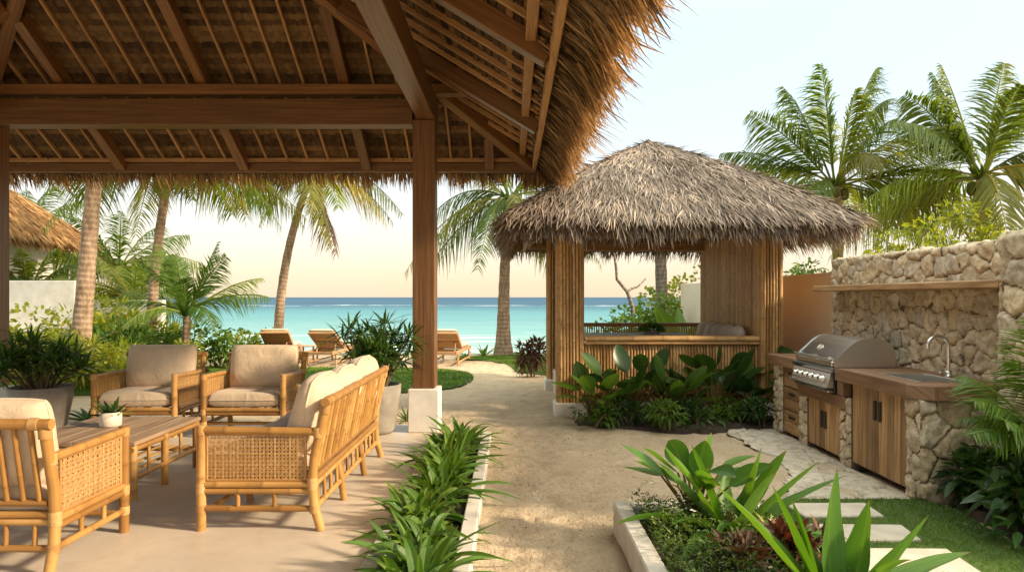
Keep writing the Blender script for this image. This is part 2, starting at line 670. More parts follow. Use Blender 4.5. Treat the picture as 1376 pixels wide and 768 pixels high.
def floor_mat():
    m = NT('polished beige concrete')
    p = m.pos()
    f = m.noise(p, .8, 6, .62, .6)
    c = m.ramp(f, [(.25, (.46, .385, .295)), (.5, (.57, .485, .38)), (.8, (.65, .56, .45))])
    g = m.noise(p, 7, 6, .7)
    c = m.mix(m.ramp(g, [(.48, (0, 0, 0)), (.72, (.4, .4, .4))]), c, (.38, .31, .235))
    m.col(c)
    m.l(m.ramp(m.noise(p, 2.5, 5), [(.3, (.38,) * 3), (.7, (.6,) * 3)]), m.b.inputs['Roughness'])
    m.bump(m.noise(p, 30, 5), .06, .004)
    return m.m


def sand_mat():
    m = NT('coral sand')
    p = m.pos()
    f = m.noise(p, .9, 7, .65, .4)
    c = m.ramp(f, [(.25, (.52, .40, .265)), (.5, (.62, .49, .335)), (.78, (.70, .565, .40))])
    md = m.noise(p, 4.5, 5, .7)
    c = m.mix(m.ramp(md, [(.48, (0, 0, 0)), (.7, (.45, .45, .45))]), c, (.38, .26, .15))
    sp = m.noise(p, 46, 3, .8)
    c = m.mix(m.ramp(sp, [(.57, (0, 0, 0)), (.68, (.6, .6, .6))]), c, (.22, .14, .08))
    sp2 = m.noise(p, 75, 3, .8)
    c = m.mix(m.ramp(sp2, [(.6, (0, 0, 0)), (.7, (.5, .5, .5))]), c, (.74, .63, .49))
    m.col(c)
    m.set(Roughness=.95)
    m.b.inputs['Specular IOR Level'].default_value = .15
    h = m.math('ADD', m.math('ADD', m.noise(p, 9, 5, .7), m.math('MULTIPLY', m.noise(p, 60, 4, .7), .35)), m.noise(p, 3.5, 3, .6))
    m.bump(h, .95, .06)
    return m.m


def water_mat():
    m = NT('lagoon water')
    g = m.n('NewGeometry')
    sx = m.n('SeparateXYZ')
    m.l(g.outputs['Position'], sx.inputs[0])
    wob = m.noise(m.pos((.012, .05, 1)), 1.0, 5, .6)
    y = m.math('ADD', sx.outputs['Y'], m.math('MULTIPLY', m.math('SUBTRACT', wob, .5), m.math('MULTIPLY', sx.outputs['Y'], .7)))
    k = m.math('DIVIDE', m.math('LOGARITHM', m.math('MAXIMUM', y, 8), 10.0), 4.0)   # 10 m .25, 100 m .5, 1000 m .75
    c = m.ramp(k, [(.33, (.34, .46, .41)), (.37, (.25, .40, .37)), (.42, (.165, .335, .33)), (.49, (.085, .235, .262)), (.54, (.04, .135, .185)), (.585, (.014, .06, .12)), (.75, (.01, .042, .10))])
    pa = m.noise(m.pos((.03, .14, 1)), 1.0, 6, .65)
    c = m.mix(m.ramp(pa, [(.45, (0, 0, 0)), (.7, (.5, .5, .5))]), c, (.05, .26, .32))
    # broken white water along the reef
    d = m.math('ABSOLUTE', m.math('SUBTRACT', sx.outputs['Y'], m.math('MULTIPLY_ADD', m.noise(m.pos((.013, 0, 0)), 1, 3), 130, 130)))
    n2 = m.noise(m.pos((.05, .12, 1)), 1.0, 6, .7)
    fo = m.math('MULTIPLY', m.math('LESS_THAN', d, 11), m.math('GREATER_THAN', n2, .56))
    bits = m.math('GREATER_THAN', m.noise(m.pos((.25, 1.1, 1)), 1.0, 4, .6), .70)
    sh = m.math('MULTIPLY', m.math('LESS_THAN', sx.outputs['Y'], 42), m.math('GREATER_THAN', m.noise(m.pos((.10, .9, 1)), 1.0, 5, .65), .60))
    foam = m.math('MAXIMUM', m.math('MAXIMUM', fo, m.math('MULTIPLY', bits, .35)), m.math('MULTIPLY', sh, .6))
    c = m.mix(foam, c, (.85, .85, .8))
    m.col(c)
    m.set(Roughness=1.0)
    m.b.inputs['Specular IOR Level'].default_value = 0
    gl = m.n('BsdfGlossy')
    gl.inputs['Roughness'].default_value = .22
    mx = m.n('MixShader')
    m.l(m.math('MULTIPLY_ADD', foam, -.17, .17), mx.inputs[0])
    m.l(m.b.outputs[0], mx.inputs[1])
    m.l(gl.outputs[0], mx.inputs[2])
    m.l(mx.outputs[0], m.out.inputs['Surface'])
    h = m.math('ADD', m.noise(m.pos((.5, 1.6, 1)), 1.0, 6, .65), m.math('MULTIPLY', m.noise(m.pos((.06, .22, 1)), 1.0, 4), 2.5))
    bo = m.bump(h, .7, .4)
    m.l(bo, gl.inputs['Normal'])
    return m.m


def steel_mat(name, base=.52, rough=.28):
    m = NT(name)
    f = m.noise(m.objc((1, 3, 140)), 3, 3)
    m.col(m.ramp(f, [(.3, (base * .9, base * .86, base * .8)), (.7, (base * 1.05, base * 1.0, base * .94))]))
    m.set(Metallic=1.0)
    m.l(m.math('MULTIPLY_ADD', f, .15, rough - .06), m.b.inputs['Roughness'])
    return m.m


def fabric_mat(name, c0, c1):
    m = NT(name)
    p = m.objc()
    f = m.noise(p, 7, 4)
    c = m.ramp(f, [(.3, c0), (.7, c1)])
    w1 = m.n('TexWave')
    w1.inputs['Scale'].default_value = 130
    w1.inputs['Distortion'].default_value = 1.5
    m.l(p, w1.inputs['Vector'])
    m.col(c)
    m.set(Roughness=.95)
    m.b.inputs['Sheen Weight'].default_value = .2
    m.b.inputs['Specular IOR Level'].default_value = .1
    n1 = m.bump(m.noise(p, 5.5, 5, .55, 1.2), .55, .03)
    x = m.n('Bump')
    x.inputs['Strength'].default_value = .15
    x.inputs['Distance'].default_value = .002
    m.l(w1.outputs['Fac'], x.inputs['Height'])
    m.l(n1, x.inputs['Normal'])
    m.l(x.outputs[0], m.b.inputs['Normal'])
    return m.m


def trunk_mat(name, c0, c1, c2):
    m = NT(name)
    r, u, w = m.rand()
    rings = m.math('SINE', m.math('MULTIPLY', m.math('ADD', u, m.math('MULTIPLY', m.noise(m.pos(), 6, 3), .05)), 62))
    f = m.noise(m.pos((1, 1, .35)), 14, 6, .65)
    c = m.ramp(f, [(.3, c0), (.52, c1), (.72, c2)])
    c = m.mix(m.ramp(rings, [(.0, (.0, .0, .0)), (.85, (0, 0, 0)), (1, (.5, .5, .5))]), c, c0)
    m.col(c)
    m.set(Roughness=.9)
    m.bump(m.math('ADD', m.math('MULTIPLY', rings, .4), f), .6, .02)
    return m.m


MAT['floor'] = floor_mat()
MAT['sand'] = sand_mat()
MAT['water'] = water_mat()
MAT['steel'] = steel_mat('brushed stainless steel', .7, .3)
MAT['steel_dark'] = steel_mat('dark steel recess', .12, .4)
MAT['cushion'] = fabric_mat('beige linen', (.62, .485, .335), (.70, .56, .40))
MAT['seat_fabric'] = fabric_mat('sand linen seat', (.56, .435, .30), (.64, .505, .36))
MAT['taupe'] = fabric_mat('taupe cushion linen', (.46, .36, .275), (.54, .43, .335))
MAT['bark'] = trunk_mat('coconut trunk', (.16, .10, .065), (.32, .22, .145), (.47, .35, .24))
MAT['bark_grey'] = trunk_mat('grey bark', (.11, .085, .065), (.22, .175, .135), (.34, .28, .22))
MAT['palm'] = leaf_mat('coconut frond green', (.055, .10, .014), (.15, .205, .022), (.36, .34, .05), .46, vein=0)
MAT['palm_gold'] = leaf_mat('yellowing coconut frond', (.08, .10, .014), (.20, .20, .03), (.42, .31, .06), .42, vein=0)
MAT['palm_dry'] = leaf_mat('dry brown frond', (.10, .05, .02), (.2, .11, .045), (.3, .18, .08), .25, (1.2, .9, .5), vein=0)
MAT['lily'] = leaf_mat('lily leaf', (.05, .12, .015), (.125, .24, .034), (.28, .38, .07), .34)
MAT['crinum'] = leaf_mat('crinum leaf', (.045, .12, .014), (.10, .225, .024), (.20, .33, .05), .34, vein=.35)
MAT['areca'] = leaf_mat('areca frond', (.05, .11, .016), (.13, .22, .03), (.30, .36, .055), .4, vein=0)
MAT['dark_leaf'] = leaf_mat('dark glossy leaf', (.02, .055, .012), (.045, .105, .022), (.11, .19, .04), .25, rough=.32)
MAT['pot_leaf'] = leaf_mat('dracaena leaf', (.03, .08, .016), (.075, .16, .03), (.20, .30, .055), .32, rough=.35)
MAT['sun_leaf'] = leaf_mat('sunny garden leaf', (.12, .16, .017), (.30, .33, .03), (.55, .48, .07), .44)
MAT['mid_leaf'] = leaf_mat('mid green leaf', (.045, .105, .016), (.115, .21, .03), (.25, .33, .055), .36)
MAT['croton'] = leaf_mat('red croton leaf', (.05, .016, .012), (.13, .04, .022), (.30, .17, .05), .25, (1.4, .8, .5), vein=.4)
MAT['brown_leaf'] = leaf_mat('bronze leaf', (.06, .03, .02), (.13, .07, .035), (.2, .14, .05), .3, (1.3, 1, .5))
MAT['ground_leaf'] = leaf_mat('small ground cover leaf', (.03, .07, .012), (.09, .15, .02), (.24, .27, .045), .35, vein=0)
MAT['grass'] = leaf_mat('lawn grass', (.055, .12, .016), (.115, .22, .026), (.22, .31, .05), .34, vein=0)
MAT['lawn_soil'] = plain_mat('lawn turf', (.05, .085, .018), (.085, .13, .028), 5, .95, .6, 60, 0, .015)
MAT['flower'] = plain_mat('white petal', (.75, .73, .65), (.82, .8, .72), 5, .6, 0)
MAT['stem'] = plain_mat('woody stem', (.10, .07, .04), (.2, .14, .08), 9, .85, .3, 50)
MAT['litter'] = straw_mat('dry leaf litter', [(0, (.10, .055, .03)), (.6, (.26, .16, .09)), (1, (.45, .33, .2))])

# ================================================================ GROUND, WATER, LAWNS
def vnoise(x, y, seed=0, octaves=4, base=1.0):
    """smooth value noise on numpy arrays"""
    out = np.zeros(np.broadcast(x, y).shape)
    amp, fr = 1.0, base
    for o in range(octaves):
        X, Y = x * fr + 37.1 * o, y * fr + 11.7 * o
        ix, iy = np.floor(X), np.floor(Y)
        fx, fy = X - ix, Y - iy
        fx, fy = fx * fx * (3 - 2 * fx), fy * fy * (3 - 2 * fy)

        def h(a, b):
            t = np.sin(a * 127.1 + b * 311.7 + seed * 74.7) * 43758.5453
            return t - np.floor(t)
        v = (h(ix, iy) * (1 - fx) + h(ix + 1, iy) * fx) * (1 - fy) + (h(ix, iy + 1) * (1 - fx) + h(ix + 1, iy + 1) * fx) * fy
        out += amp * (v - .5)
        amp *= .5
        fr *= 2.03
    return out


GZ = -0.025          # top of the sand


def sstep(a, b, x):
    t = np.clip((x - a) / (b - a), 0, 1)
    return t * t * (3 - 2 * t)


def ground_z(x, y):
    x, y = np.asarray(x, float), np.asarray(y, float)
    z = GZ - 2.4 * sstep(17.6, 31, y + .5 * vnoise(x, y * 0, 3, 2, .15))
    return z


def make_ground():
    xs = np.concatenate([[-600, -200, -80, -40, -25], np.arange(-16, -3, .35), np.arange(-3, -.35, .07), np.arange(-.35, 3.0, .03), np.arange(3.0, 4.2, .07), np.arange(4.2, 16, .4), [18, 25, 40, 80, 200, 600]])
    ys = np.concatenate([[-600, -200, -60, -20, -8], np.arange(-4, 2.4, .4), np.arange(2.4, 9, .03), np.arange(9, 18.5, .06), np.arange(18.5, 33, .5), [36, 50, 100]])
    X, Y = np.meshgrid(xs, ys)
    Z = ground_z(X, Y)
    near = sstep(-5, -3, X) * (1 - sstep(3.8, 5, X)) * sstep(1.5, 3, Y) * (1 - sstep(18, 20, Y))
    bumps = vnoise(X, Y, 1, 4, 2.3) * .036 - np.abs(vnoise(X * 1.0, Y * 1.5, 5, 3, 4.1)) * .034
    Z = Z + near * np.minimum(bumps - .006, .0)
    # a couple of lines of footprints up and down the path
    g = np.random.default_rng(5)
    for (x0, y0, hd, n) in ((.25, 2.6, 1.60, 15), (.55, 3.4, 1.45, 14), (1.3, 5.0, 1.9, 9), (.1, 6.2, 1.35, 10), (1.6, 6.9, 2.6, 7), (.4, 9.5, 1.75, 9)):
        x, y = x0, y0
        for k in range(n):
            hd += g.normal(0, .07)
            x, y = x + math.cos(hd) * .36, y + math.sin(hd) * .36
            s = .09 * (1 if k % 2 else -1)
            fx, fy = x - math.sin(hd) * s, y + math.cos(hd) * s
            if not (-.15 < fx < 2.2) or (fx > .5 and fy < 4.65):
                continue
            a = (X - fx) * math.cos(hd) + (Y - fy) * math.sin(hd)
            b = -(X - fx) * math.sin(hd) + (Y - fy) * math.cos(hd)
            w = .048 + .012 * np.clip(a / .13, -1, 1)
            q = np.sqrt((a / .135) ** 2 + (b / w) ** 2)
            Z = Z - g.uniform(.014, .026) * np.clip(1.15 - q, 0, 1) ** .6 + .007 * np.exp(-((q - 1.35) / .22) ** 2)
    Z[Y > 36] = -4
    m = MB()
    P = np.stack([X, Y, Z], -1)
    A = np.stack([X, Y, X * 0 + .5], -1)
    m.grid(P, A)
    o = m.build('ground', MAT['sand'], smooth=True)
    tag(o, 'pale raked coral sand between the terrace and the sea', 'sand', kind='structure')


make_ground()
m = MB()
ys = np.concatenate([np.linspace(18, 60, 22), np.geomspace(64, 9000, 40)])
xs = np.concatenate([-np.geomspace(9000, 8, 26), [0], np.geomspace(8, 9000, 26)])
X, Y = np.meshgrid(xs, ys)
m.grid(np.stack([X, Y, X * 0 - .82], -1), np.stack([X, Y, X * 0 + .5], -1))
tag(m.build('sea', MAT['water']), 'turquoise lagoon darkening to deep blue beyond the reef line', 'sea', kind='structure')


def sheet(name, pts, z, mat, th=0.05):
    """flat piece of ground with an arbitrary outline"""
    m = MB()
    p = np.array(pts, float)
    n = len(p)
    top = np.c_[p, np.full(n, z)]
    bot = np.c_[p, np.full(n, z - th)]
    c = p.mean(0)
    v = np.concatenate([top, bot, [[c[0], c[1], z]]])
    a = np.c_[v[:, :2], np.full(len(v), .5)]
    f = [(i, (i + 1) % n, 2 * n) for i in range(n)] + [((i + 1) % n, i, n + i, n + (i + 1) % n) for i in range(n)]
    m.add(v, a, f)
    return m.build(name, mat)


def inside(poly, x, y):
    p = np.array(poly)
    ins = np.zeros(len(x), bool)
    j = len(p) - 1
    for i in range(len(p)):
        c = ((p[i, 1] > y) != (p[j, 1] > y)) & (x < (p[j, 0] - p[i, 0]) * (y - p[i, 1]) / (p[j, 1] - p[i, 1] + 1e-12) + p[i, 0])
        ins ^= c
        j = i
    return ins


def lawn(name, label, pts, z, n, h, w, avoid=()):
    """turf sheet plus blades of grass"""
    tag(sheet(name, pts, z, MAT['lawn_soil']), label + ', turf under the blades', 'lawn', kind='structure')
    p = np.array(pts)
    lo, hi = p.min(0), p.max(0)
    q = rng.uniform(lo, hi, (n, 2))
    k = inside(pts, q[:, 0], q[:, 1])
    for (x0, x1, y0, y1) in avoid:
        k &= ~((q[:, 0] > x0) & (q[:, 0] < x1) & (q[:, 1] > y0) & (q[:, 1] < y1))
    q = q[k]
    m = MB()
    az = rng.uniform(0, 2 * math.pi, len(q))
    patch = np.clip(.5 + vnoise(q[:, 0], q[:, 1], 9, 3, 2.0) + rng.normal(0, .16, len(q)), 0, 1)
    m.straps(np.c_[q, np.full(len(q), z - .004)], sph(az, rng.uniform(.7, 1.45, len(q))), sph(az + 1.57, np.zeros(len(q))),
             h * rng.uniform(.6, 1.3, len(q)), w, .35, 2, lambda s: max(.1, 1 - s), rand=patch)
    tag(m.build('grass', MAT['grass']), label + ', short blades', 'grass', kind='stuff')


def smooth_poly(pts, k=3):
    p = np.array(pts, float)
    for _ in range(k):
        q = np.roll(p, -1, 0)
        p = np.stack([.75 * p + .25 * q, .25 * p + .75 * q], 1).reshape(-1, 2)
    return p


PAVERS = [(1.93, 2.47, 4.62, 4.90), (1.90, 2.46, 4.16, 4.46), (1.88, 2.46, 3.70, 4.02), (1.86, 2.46, 3.24, 3.56)]
LAWN_R = [(1.62, 2.2), (3.0, 2.2), (2.97, 3.3), (2.99, 4.3), (3.06, 4.8), (2.95, 5.06), (2.2, 5.06), (1.70, 4.95), (1.62, 4.4)]
lawn('lawn', 'small lawn with stepping stones beside the outdoor kitchen', LAWN_R, GZ + .018, 26000, .042, .0045, PAVERS)
LAWN_L = smooth_poly([(-9.5, 10.4), (-4, 10.5), (-1.9, 10.7), (-.9, 11.3), (-.62, 12.7), (-1.0, 14.2), (-2.5, 14.6), (-9.5, 14.8)])
lawn('lawn', 'strip of lawn between the terrace and the sun loungers', LAWN_L, GZ + .012, 34000, .06, .016)
LAWN_B = smooth_poly([(-1.4, 16.6), (-.6, 16.3), (-.05, 15.4), (.05, 13.9), (.45, 13.2), (2.4, 13.0), (2.6, 17.2), (.6, 17.7), (-1.3, 17.4)])
lawn('lawn', 'curved lawn at the foot of the palm next to the gazebo', LAWN_B, GZ + .010, 16000, .06, .016)

for i, (x0, x1, y0, y1) in enumerate(PAVERS[:3]):
    m = MB()
    k = rng.normal(0, .012, 8)
    top = [(x0 + k[0], y0 + k[1]), (x1 + k[2], y0 + k[3]), (x1 + k[4], y1 + k[5]), (x0 + k[6], y1 + k[7])]
    v = [(x, y, GZ + .036) for x, y in top] + [(x + (.008 if j in (1, 2) else -.008), y + (.008 if j > 1 else -.008), GZ + .028) for j, (x, y) in enumerate(top)] + [(x + (.008 if j in (1, 2) else -.008), y + (.008 if j > 1 else -.008), GZ - .03) for j, (x, y) in enumerate(top)]
    f = [(0, 1, 2, 3)]
    for s in (0, 4):
        for j in range(4):
            f.append((s + (j + 1) % 4, s + j, s + 4 + j, s + 4 + (j + 1) % 4))
    m.add(v, np.c_[np.array(v)[:, :2], np.full(12, .5)], f)
    tag(m.build('stepping_stone', MAT['paver']), ['pale stepping stone in the lawn nearest the kitchen cabinets', 'middle pale stepping stone of the three in the lawn', 'pale stepping stone in the lawn nearest the viewer'][i],
        'stepping stone', 'stepping stones in the lawn')

# the terrace slab
m = MB()
m.box(-10.5, -.80, -2.5, 8.0, -.10, 0.0, .008, .5)
tag(m.build('terrace_floor', MAT['floor']), 'smooth beige concrete terrace floor under the thatched pavilion', 'floor', kind='structure')


# ---------------------------------------------------------------- voronoi stone faces
def stone_face(mb, o, u, v, w, h, cell=.17, amp=.035, res=.012, seed=0, aspect=1.0, joint=.016, jit=.42):
    """irregular stones with real joints on the rectangle o + u*[0,w] + v*[0,h]; the relief stands off along u x v"""
    g = np.random.default_rng(seed)
    o, u, v = np.array(o, float), norm(np.array(u, float)), norm(np.array(v, float))
    n = np.cross(u, v)
    nu, nv = max(3, int(w / res)), max(3, int(h / res))
    U, V = np.meshgrid(np.linspace(0, w, nu + 1), np.linspace(0, h, nv + 1))
    su, sv = cell * aspect, cell
    gu, gv = np.meshgrid(np.arange(-1, int(w / su) + 2), np.arange(-1, int(h / sv) + 2))
    pu = (gu + .5 + (gv % 2) * .5 + g.uniform(-jit, jit, gu.shape)).ravel() * su
    pv = (gv + .5 + g.uniform(-jit, jit, gv.shape)).ravel() * sv
    wu = U + .05 * cell * 2 * vnoise(U, V, seed + 1, 3, 9)
    wv = V + .05 * cell * 2 * vnoise(U, V, seed + 2, 3, 9)
    F1 = np.full(U.shape, 1e9)
    F2 = np.full(U.shape, 1e9)
    ID = np.zeros(U.shape, int)
    for k in range(len(pu)):
        d = np.sqrt(((wu - pu[k]) / aspect) ** 2 + (wv - pv[k]) ** 2)
        c = d < F1
        F2 = np.where(c, F1, np.minimum(F2, d))
        ID = np.where(c, k, ID)
        F1 = np.where(c, d, F1)
    e = F2 - F1
    cr = g.random(len(pu))
    ch = g.random(len(pu))
    tlt = g.normal(0, .10, (len(pu), 2))
    H = amp * (1 - np.exp(-np.maximum(e - joint * .4, 0) / (joint * .6))) * (.65 + .5 * ch[ID])
    H += ((wu - pu[ID]) * tlt[ID, 0] + (wv - pv[ID]) * tlt[ID, 1]) * np.clip(e / .04, 0, 1) * min(.8, amp * 26)
    H += min(1, amp / .03) * (vnoise(U, V, seed + 5, 4, 16) * .022 + vnoise(U, V, seed + 6, 3, 50) * .006) * np.clip(e / joint, 0, 1)
    edge = np.minimum(np.minimum(U, w - U), np.minimum(V, h - V))
    H *= np.clip(edge / .02, 0, 1) ** .5
    P = o + U[..., None] * u + V[..., None] * v + H[..., None] * n
    r = np.where(e < joint * 1.0, 0, .08 + .9 * cr[ID])
    A = np.stack([U, V, r], -1)
    mb.grid(P, A)


# pale flagstone apron in front of the cabinets
m = MB()
FL = smooth_poly([(2.93, 8.0), (2.42, 8.02), (2.3, 7.5), (2.42, 6.4), (2.28, 5.75), (1.92, 5.08), (2.93, 5.06)], 0)
U, V = np.meshgrid(np.linspace(1.8, 2.95, 96), np.linspace(5.06, 8.04, 240))
mm = MB()
stone_face(mm, (1.8, 5.06, GZ + .0), (1, 0, 0), (0, 1, 0), 1.13, 2.98, .42, .013, .0125, 21, 1.0, .016)
P = mm.v[0]
keep = inside(FL, P[:, 0] + .09 * vnoise(P[:, 0], P[:, 1], 3, 3, 5), P[:, 1])
q = mm.q[0]
q = q[keep[q].all(1)]
mm.q[0] = q
tag(mm.build('flagstone_path', MAT['flag'], smooth=True), 'irregular pale flagstones laid along the foot of the kitchen cabinets', 'path', kind='structure')

# planting strip at the terrace edge
m = MB()
m.box(-.70, -.31, 2.0, 7.2, -.12, .015, .004)
tag(m.build('soil_strip', MAT['soil']), 'dark soil of the narrow bed between terrace and path', 'soil', kind='structure')
root = thing('bed_kerb', 'long pale kerb framing the narrow lily bed at the terrace edge', 'kerb')
m = MB()
m.box(-.31, -.213, 2.0, 7.22, -.12, .06, .008, .5)
m.build('kerb_stone', MAT['kerb'], root)
m = MB()
m.box(-.796, -.70, 2.0, 7.22, -.12, .045, .008, .5)
m.build('kerb_stone', MAT['kerb'], root)

# raised planter on the right
root = thing('planter_box', 'low cream rendered planter box full of crinum lilies and ground cover', 'planter')
m = MB()
m.box(.645, .745, 1.6, 4.46, -.12, .15, .008, .5)
m.build('planter_wall', MAT['kerb'], root)
m = MB()
m.box(.747, 1.62, 4.36, 4.46, -.12, .147, .008, .5)
m.build('planter_wall', MAT['kerb'], root)
m = MB()
m.box(1.55, 1.62, 1.6, 4.358, -.12, .10, .008, .5)
m.build('planter_wall', MAT['kerb'], root)
m = MB()
X, Y = np.meshgrid(np.linspace(.747, 1.548, 30), np.linspace(1.6, 4.358, 90))
m.grid(np.stack([X, Y, .09 + .02 * vnoise(X, Y, 4, 4, 5)], -1), np.stack([X, Y, X * 0], -1))
m.build('soil', MAT['soil'], root, True)

# soil bed in front of the gazebo, and the one under the right-hand shrubs


def soil_patch(label, pts, zc, seed):
    p = smooth_poly(pts, 3)
    m = MB()
    c = p.mean(0)
    rings = np.linspace(0, 1, 16)
    pp = np.concatenate([p, p[:1]])
    P = c + (pp - c)[None] * rings[:, None, None]
    Z = GZ - .02 + zc * (1 - rings[:, None] ** 4) + .02 * vnoise(P[..., 0], P[..., 1], seed, 4, 6) * (1 - rings[:, None] ** 6) + .03
    Z[-1] = GZ - .03
    m.grid(np.concatenate([P, Z[..., None]], -1), np.concatenate([P, Z[..., None] * 0], -1), True)
    tag(m.build('soil_bed', MAT['soil'], smooth=True), label, 'soil', kind='structure')


soil_patch('dark soil bed in front of the gazebo half wall', [(.75, 8.75), (.72, 8.1), (1.3, 7.72), (2.2, 7.66), (2.9, 7.75), (3.5, 7.95), (3.6, 8.75)], .05, 4)
soil_patch('dark shaded soil bed right of the lawn', [(3.02, 5.0), (3.1, 4.7), (3.0, 4.2), (2.98, 3.2), (3.05, 2.0), (5.5, 2.0), (5.5, 5.0)], .05, 8)

# ================================================================ THE PAVILION WE STAND UNDER
PX0, PX1, PY0, PY1 = -6.87, 0.26, -1.8, 8.85
SL, UZ = .608, 3.20          # pitch, thatch underside height at the eave line
HW = (PX1 - PX0) / 2
RIDGE_X = (PX0 + PX1) / 2


def uz(d):
    return UZ + SL * d


pav = thing('thatched_pavilion', 'open pavilion with teak beams and posts under a deep palm-thatch hip roof', 'pavilion', (0, 0, 0))


def part(name, mb, mat, parent=None, smooth=False, label=None):
    o = mb.build(name, mat, parent, smooth)
    if label:
        o['label'] = label
    return o


# posts on plinths
for cx in (-5.70, -.95):
    for cy in (7.65, -.58):
        m = MB()
        m.bar((cx, cy, .47), (cx, cy, 3.36), .243, .243, (1, 0, 0), .008)
        c = part('post', m, MAT['teak'], pav)
        m = MB()
        m.box(cx - .165, cx + .165, cy - .165, cy + .165, 0.0, .467, .01, .5)
        part('plinth', m, MAT['plaster'], c)
# plate beams
for y in (7.65, -.58):
    m = MB()
    m.bar((-5.576, y, 3.45), (-1.074, y, 3.45), .22, .28)
    part('tie_beam', m, MAT['teak'], pav)
    m = MB()
    m.bar((-6.5, y, 3.45), (-5.824, y, 3.45), .22, .28)
    part('tie_beam', m, MAT['teak'], pav)
    m = MB()
    m.bar((-6.1, y - .02, 3.70), (-.45, y - .02, 3.70), .14, .11)
    part('purlin', m, MAT['teak'], pav)
for x, s in ((-.93, 1), (-5.72, -1)):
    m = MB()
    m.bar((x, -.8, 3.502), (x, 7.9, 3.502), .19, .278)
    part('plate_beam', m, MAT['teak'], pav)
# eave beams (two timbers, stepped)
for y, s in ((PY1, 1), (PY0, -1)):
    m = MB()
    m.bar((PX0 - .04, y + .01 * s, 3.085), (PX1 + .06, y + .01 * s, 3.085), .07, .115)
    part('eave_beam', m, MAT['teak'], pav)
    m = MB()
    m.bar((PX0 + .1, y - .035 * s, 3.175), (PX1 - .1, y - .035 * s, 3.175), .05, .05)
    part('eave_batten', m, MAT['batten'], pav)
for x, s in ((PX1, 1), (PX0, -1)):
    m = MB()
    m.bar((x + .02 * s, PY0 + .05, 3.10), (x + .02 * s, PY1 - .05, 3.10), .05, .125)
    part('eave_beam', m, MAT['batten'], pav)
    m = MB()
    m.bar((x - .13 * s, PY0 + .2, 3.225), (x - .13 * s, PY1 - .2, 3.225), .075, .06)
    part('eave_batten', m, MAT['batten'], pav)
# ridge and hips
RY0, RY1 = PY0 + HW, PY1 - HW
m = MB()
m.bar((RIDGE_X, RY0, uz(HW) - .14), (RIDGE_X, RY1, uz(HW) - .14), .12, .24)
part('ridge_beam', m, MAT['teak'], pav)
for ex, ey, rx, ry in ((PX1, PY1, RIDGE_X, RY1), (PX0, PY1, RIDGE_X, RY1), (PX1, PY0, RIDGE_X, RY0), (PX0, PY0, RIDGE_X, RY0)):
    m = MB()
    m.bar((ex + (.02 if ex > 0 else -.02), ey, uz(0) - .10), (rx, ry, uz(HW) - .10), .13, .17)
    part('hip_rafter', m, MAT['teak'], pav)


def rafters(axis, sgn):
    """rafters and thin battens running up one slope"""
    big, thin = [], []
    if axis == 'x':      # slope rises along X from the eave x = PX1 or PX0; members at constant y
        e = PX1 if sgn > 0 else PX0
        lo, hi = PY0, PY1
        for k in range(-5, 7):
            big.append(6.84 + 2.01 * k)
        thin = np.arange(lo + .3, hi, .335)
    else:
        e = PY1 if sgn > 0 else PY0
        lo, hi = PX0, PX1
        big = [-4.93 + 1.55 * k for k in range(-2, 5)]
        thin = np.arange(lo + .17, hi, .258)
    for c in big:
        if not lo + .4 < c < hi - .4:
            continue
        dm = min(c - lo, hi - c, HW) - .08
        m = MB()
        p0 = (e + .0 * sgn, c, uz(0) - .09) if axis == 'x' else (c, e + .0 * sgn, uz(0) - .09)
        p1 = (e - dm * sgn, c, uz(dm) - .09) if axis == 'x' else (c, e - dm * sgn, uz(dm) - .09)
        m.bar(p0, p1, .115, .15)
        part('rafter', m, MAT['teak'], pav)
    for c in thin:
        if min(abs(c - b) for b in big) < .10:
            continue
        dm = min(c - lo, hi - c, HW) - .05
        if dm < .3:
            continue
        yield axis, e, sgn, c, dm


spars = []
for a_, s_ in (('y', 1), ('x', 1), ('x', -1), ('y', -1)):
    spars += list(rafters(a_, s_))
rest = MB()
for i, (a_, e, s_, c, dm) in enumerate(spars):
    m = MB() if i < 96 else rest
    p0 = (e, c, uz(0) - .022) if a_ == 'x' else (c, e, uz(0) - .022)
    p1 = (e - dm * s_, c, uz(dm) - .022) if a_ == 'x' else (c, e - dm * s_, uz(dm) - .022)
    m.bar(p0, p1, .027, .05, ch=.004)
    if i < 96:
        part('spar', m, MAT['batten'], pav)
if rest.n:
    part('spar', rest, MAT['batten'], pav)['kind'] = 'stuff'


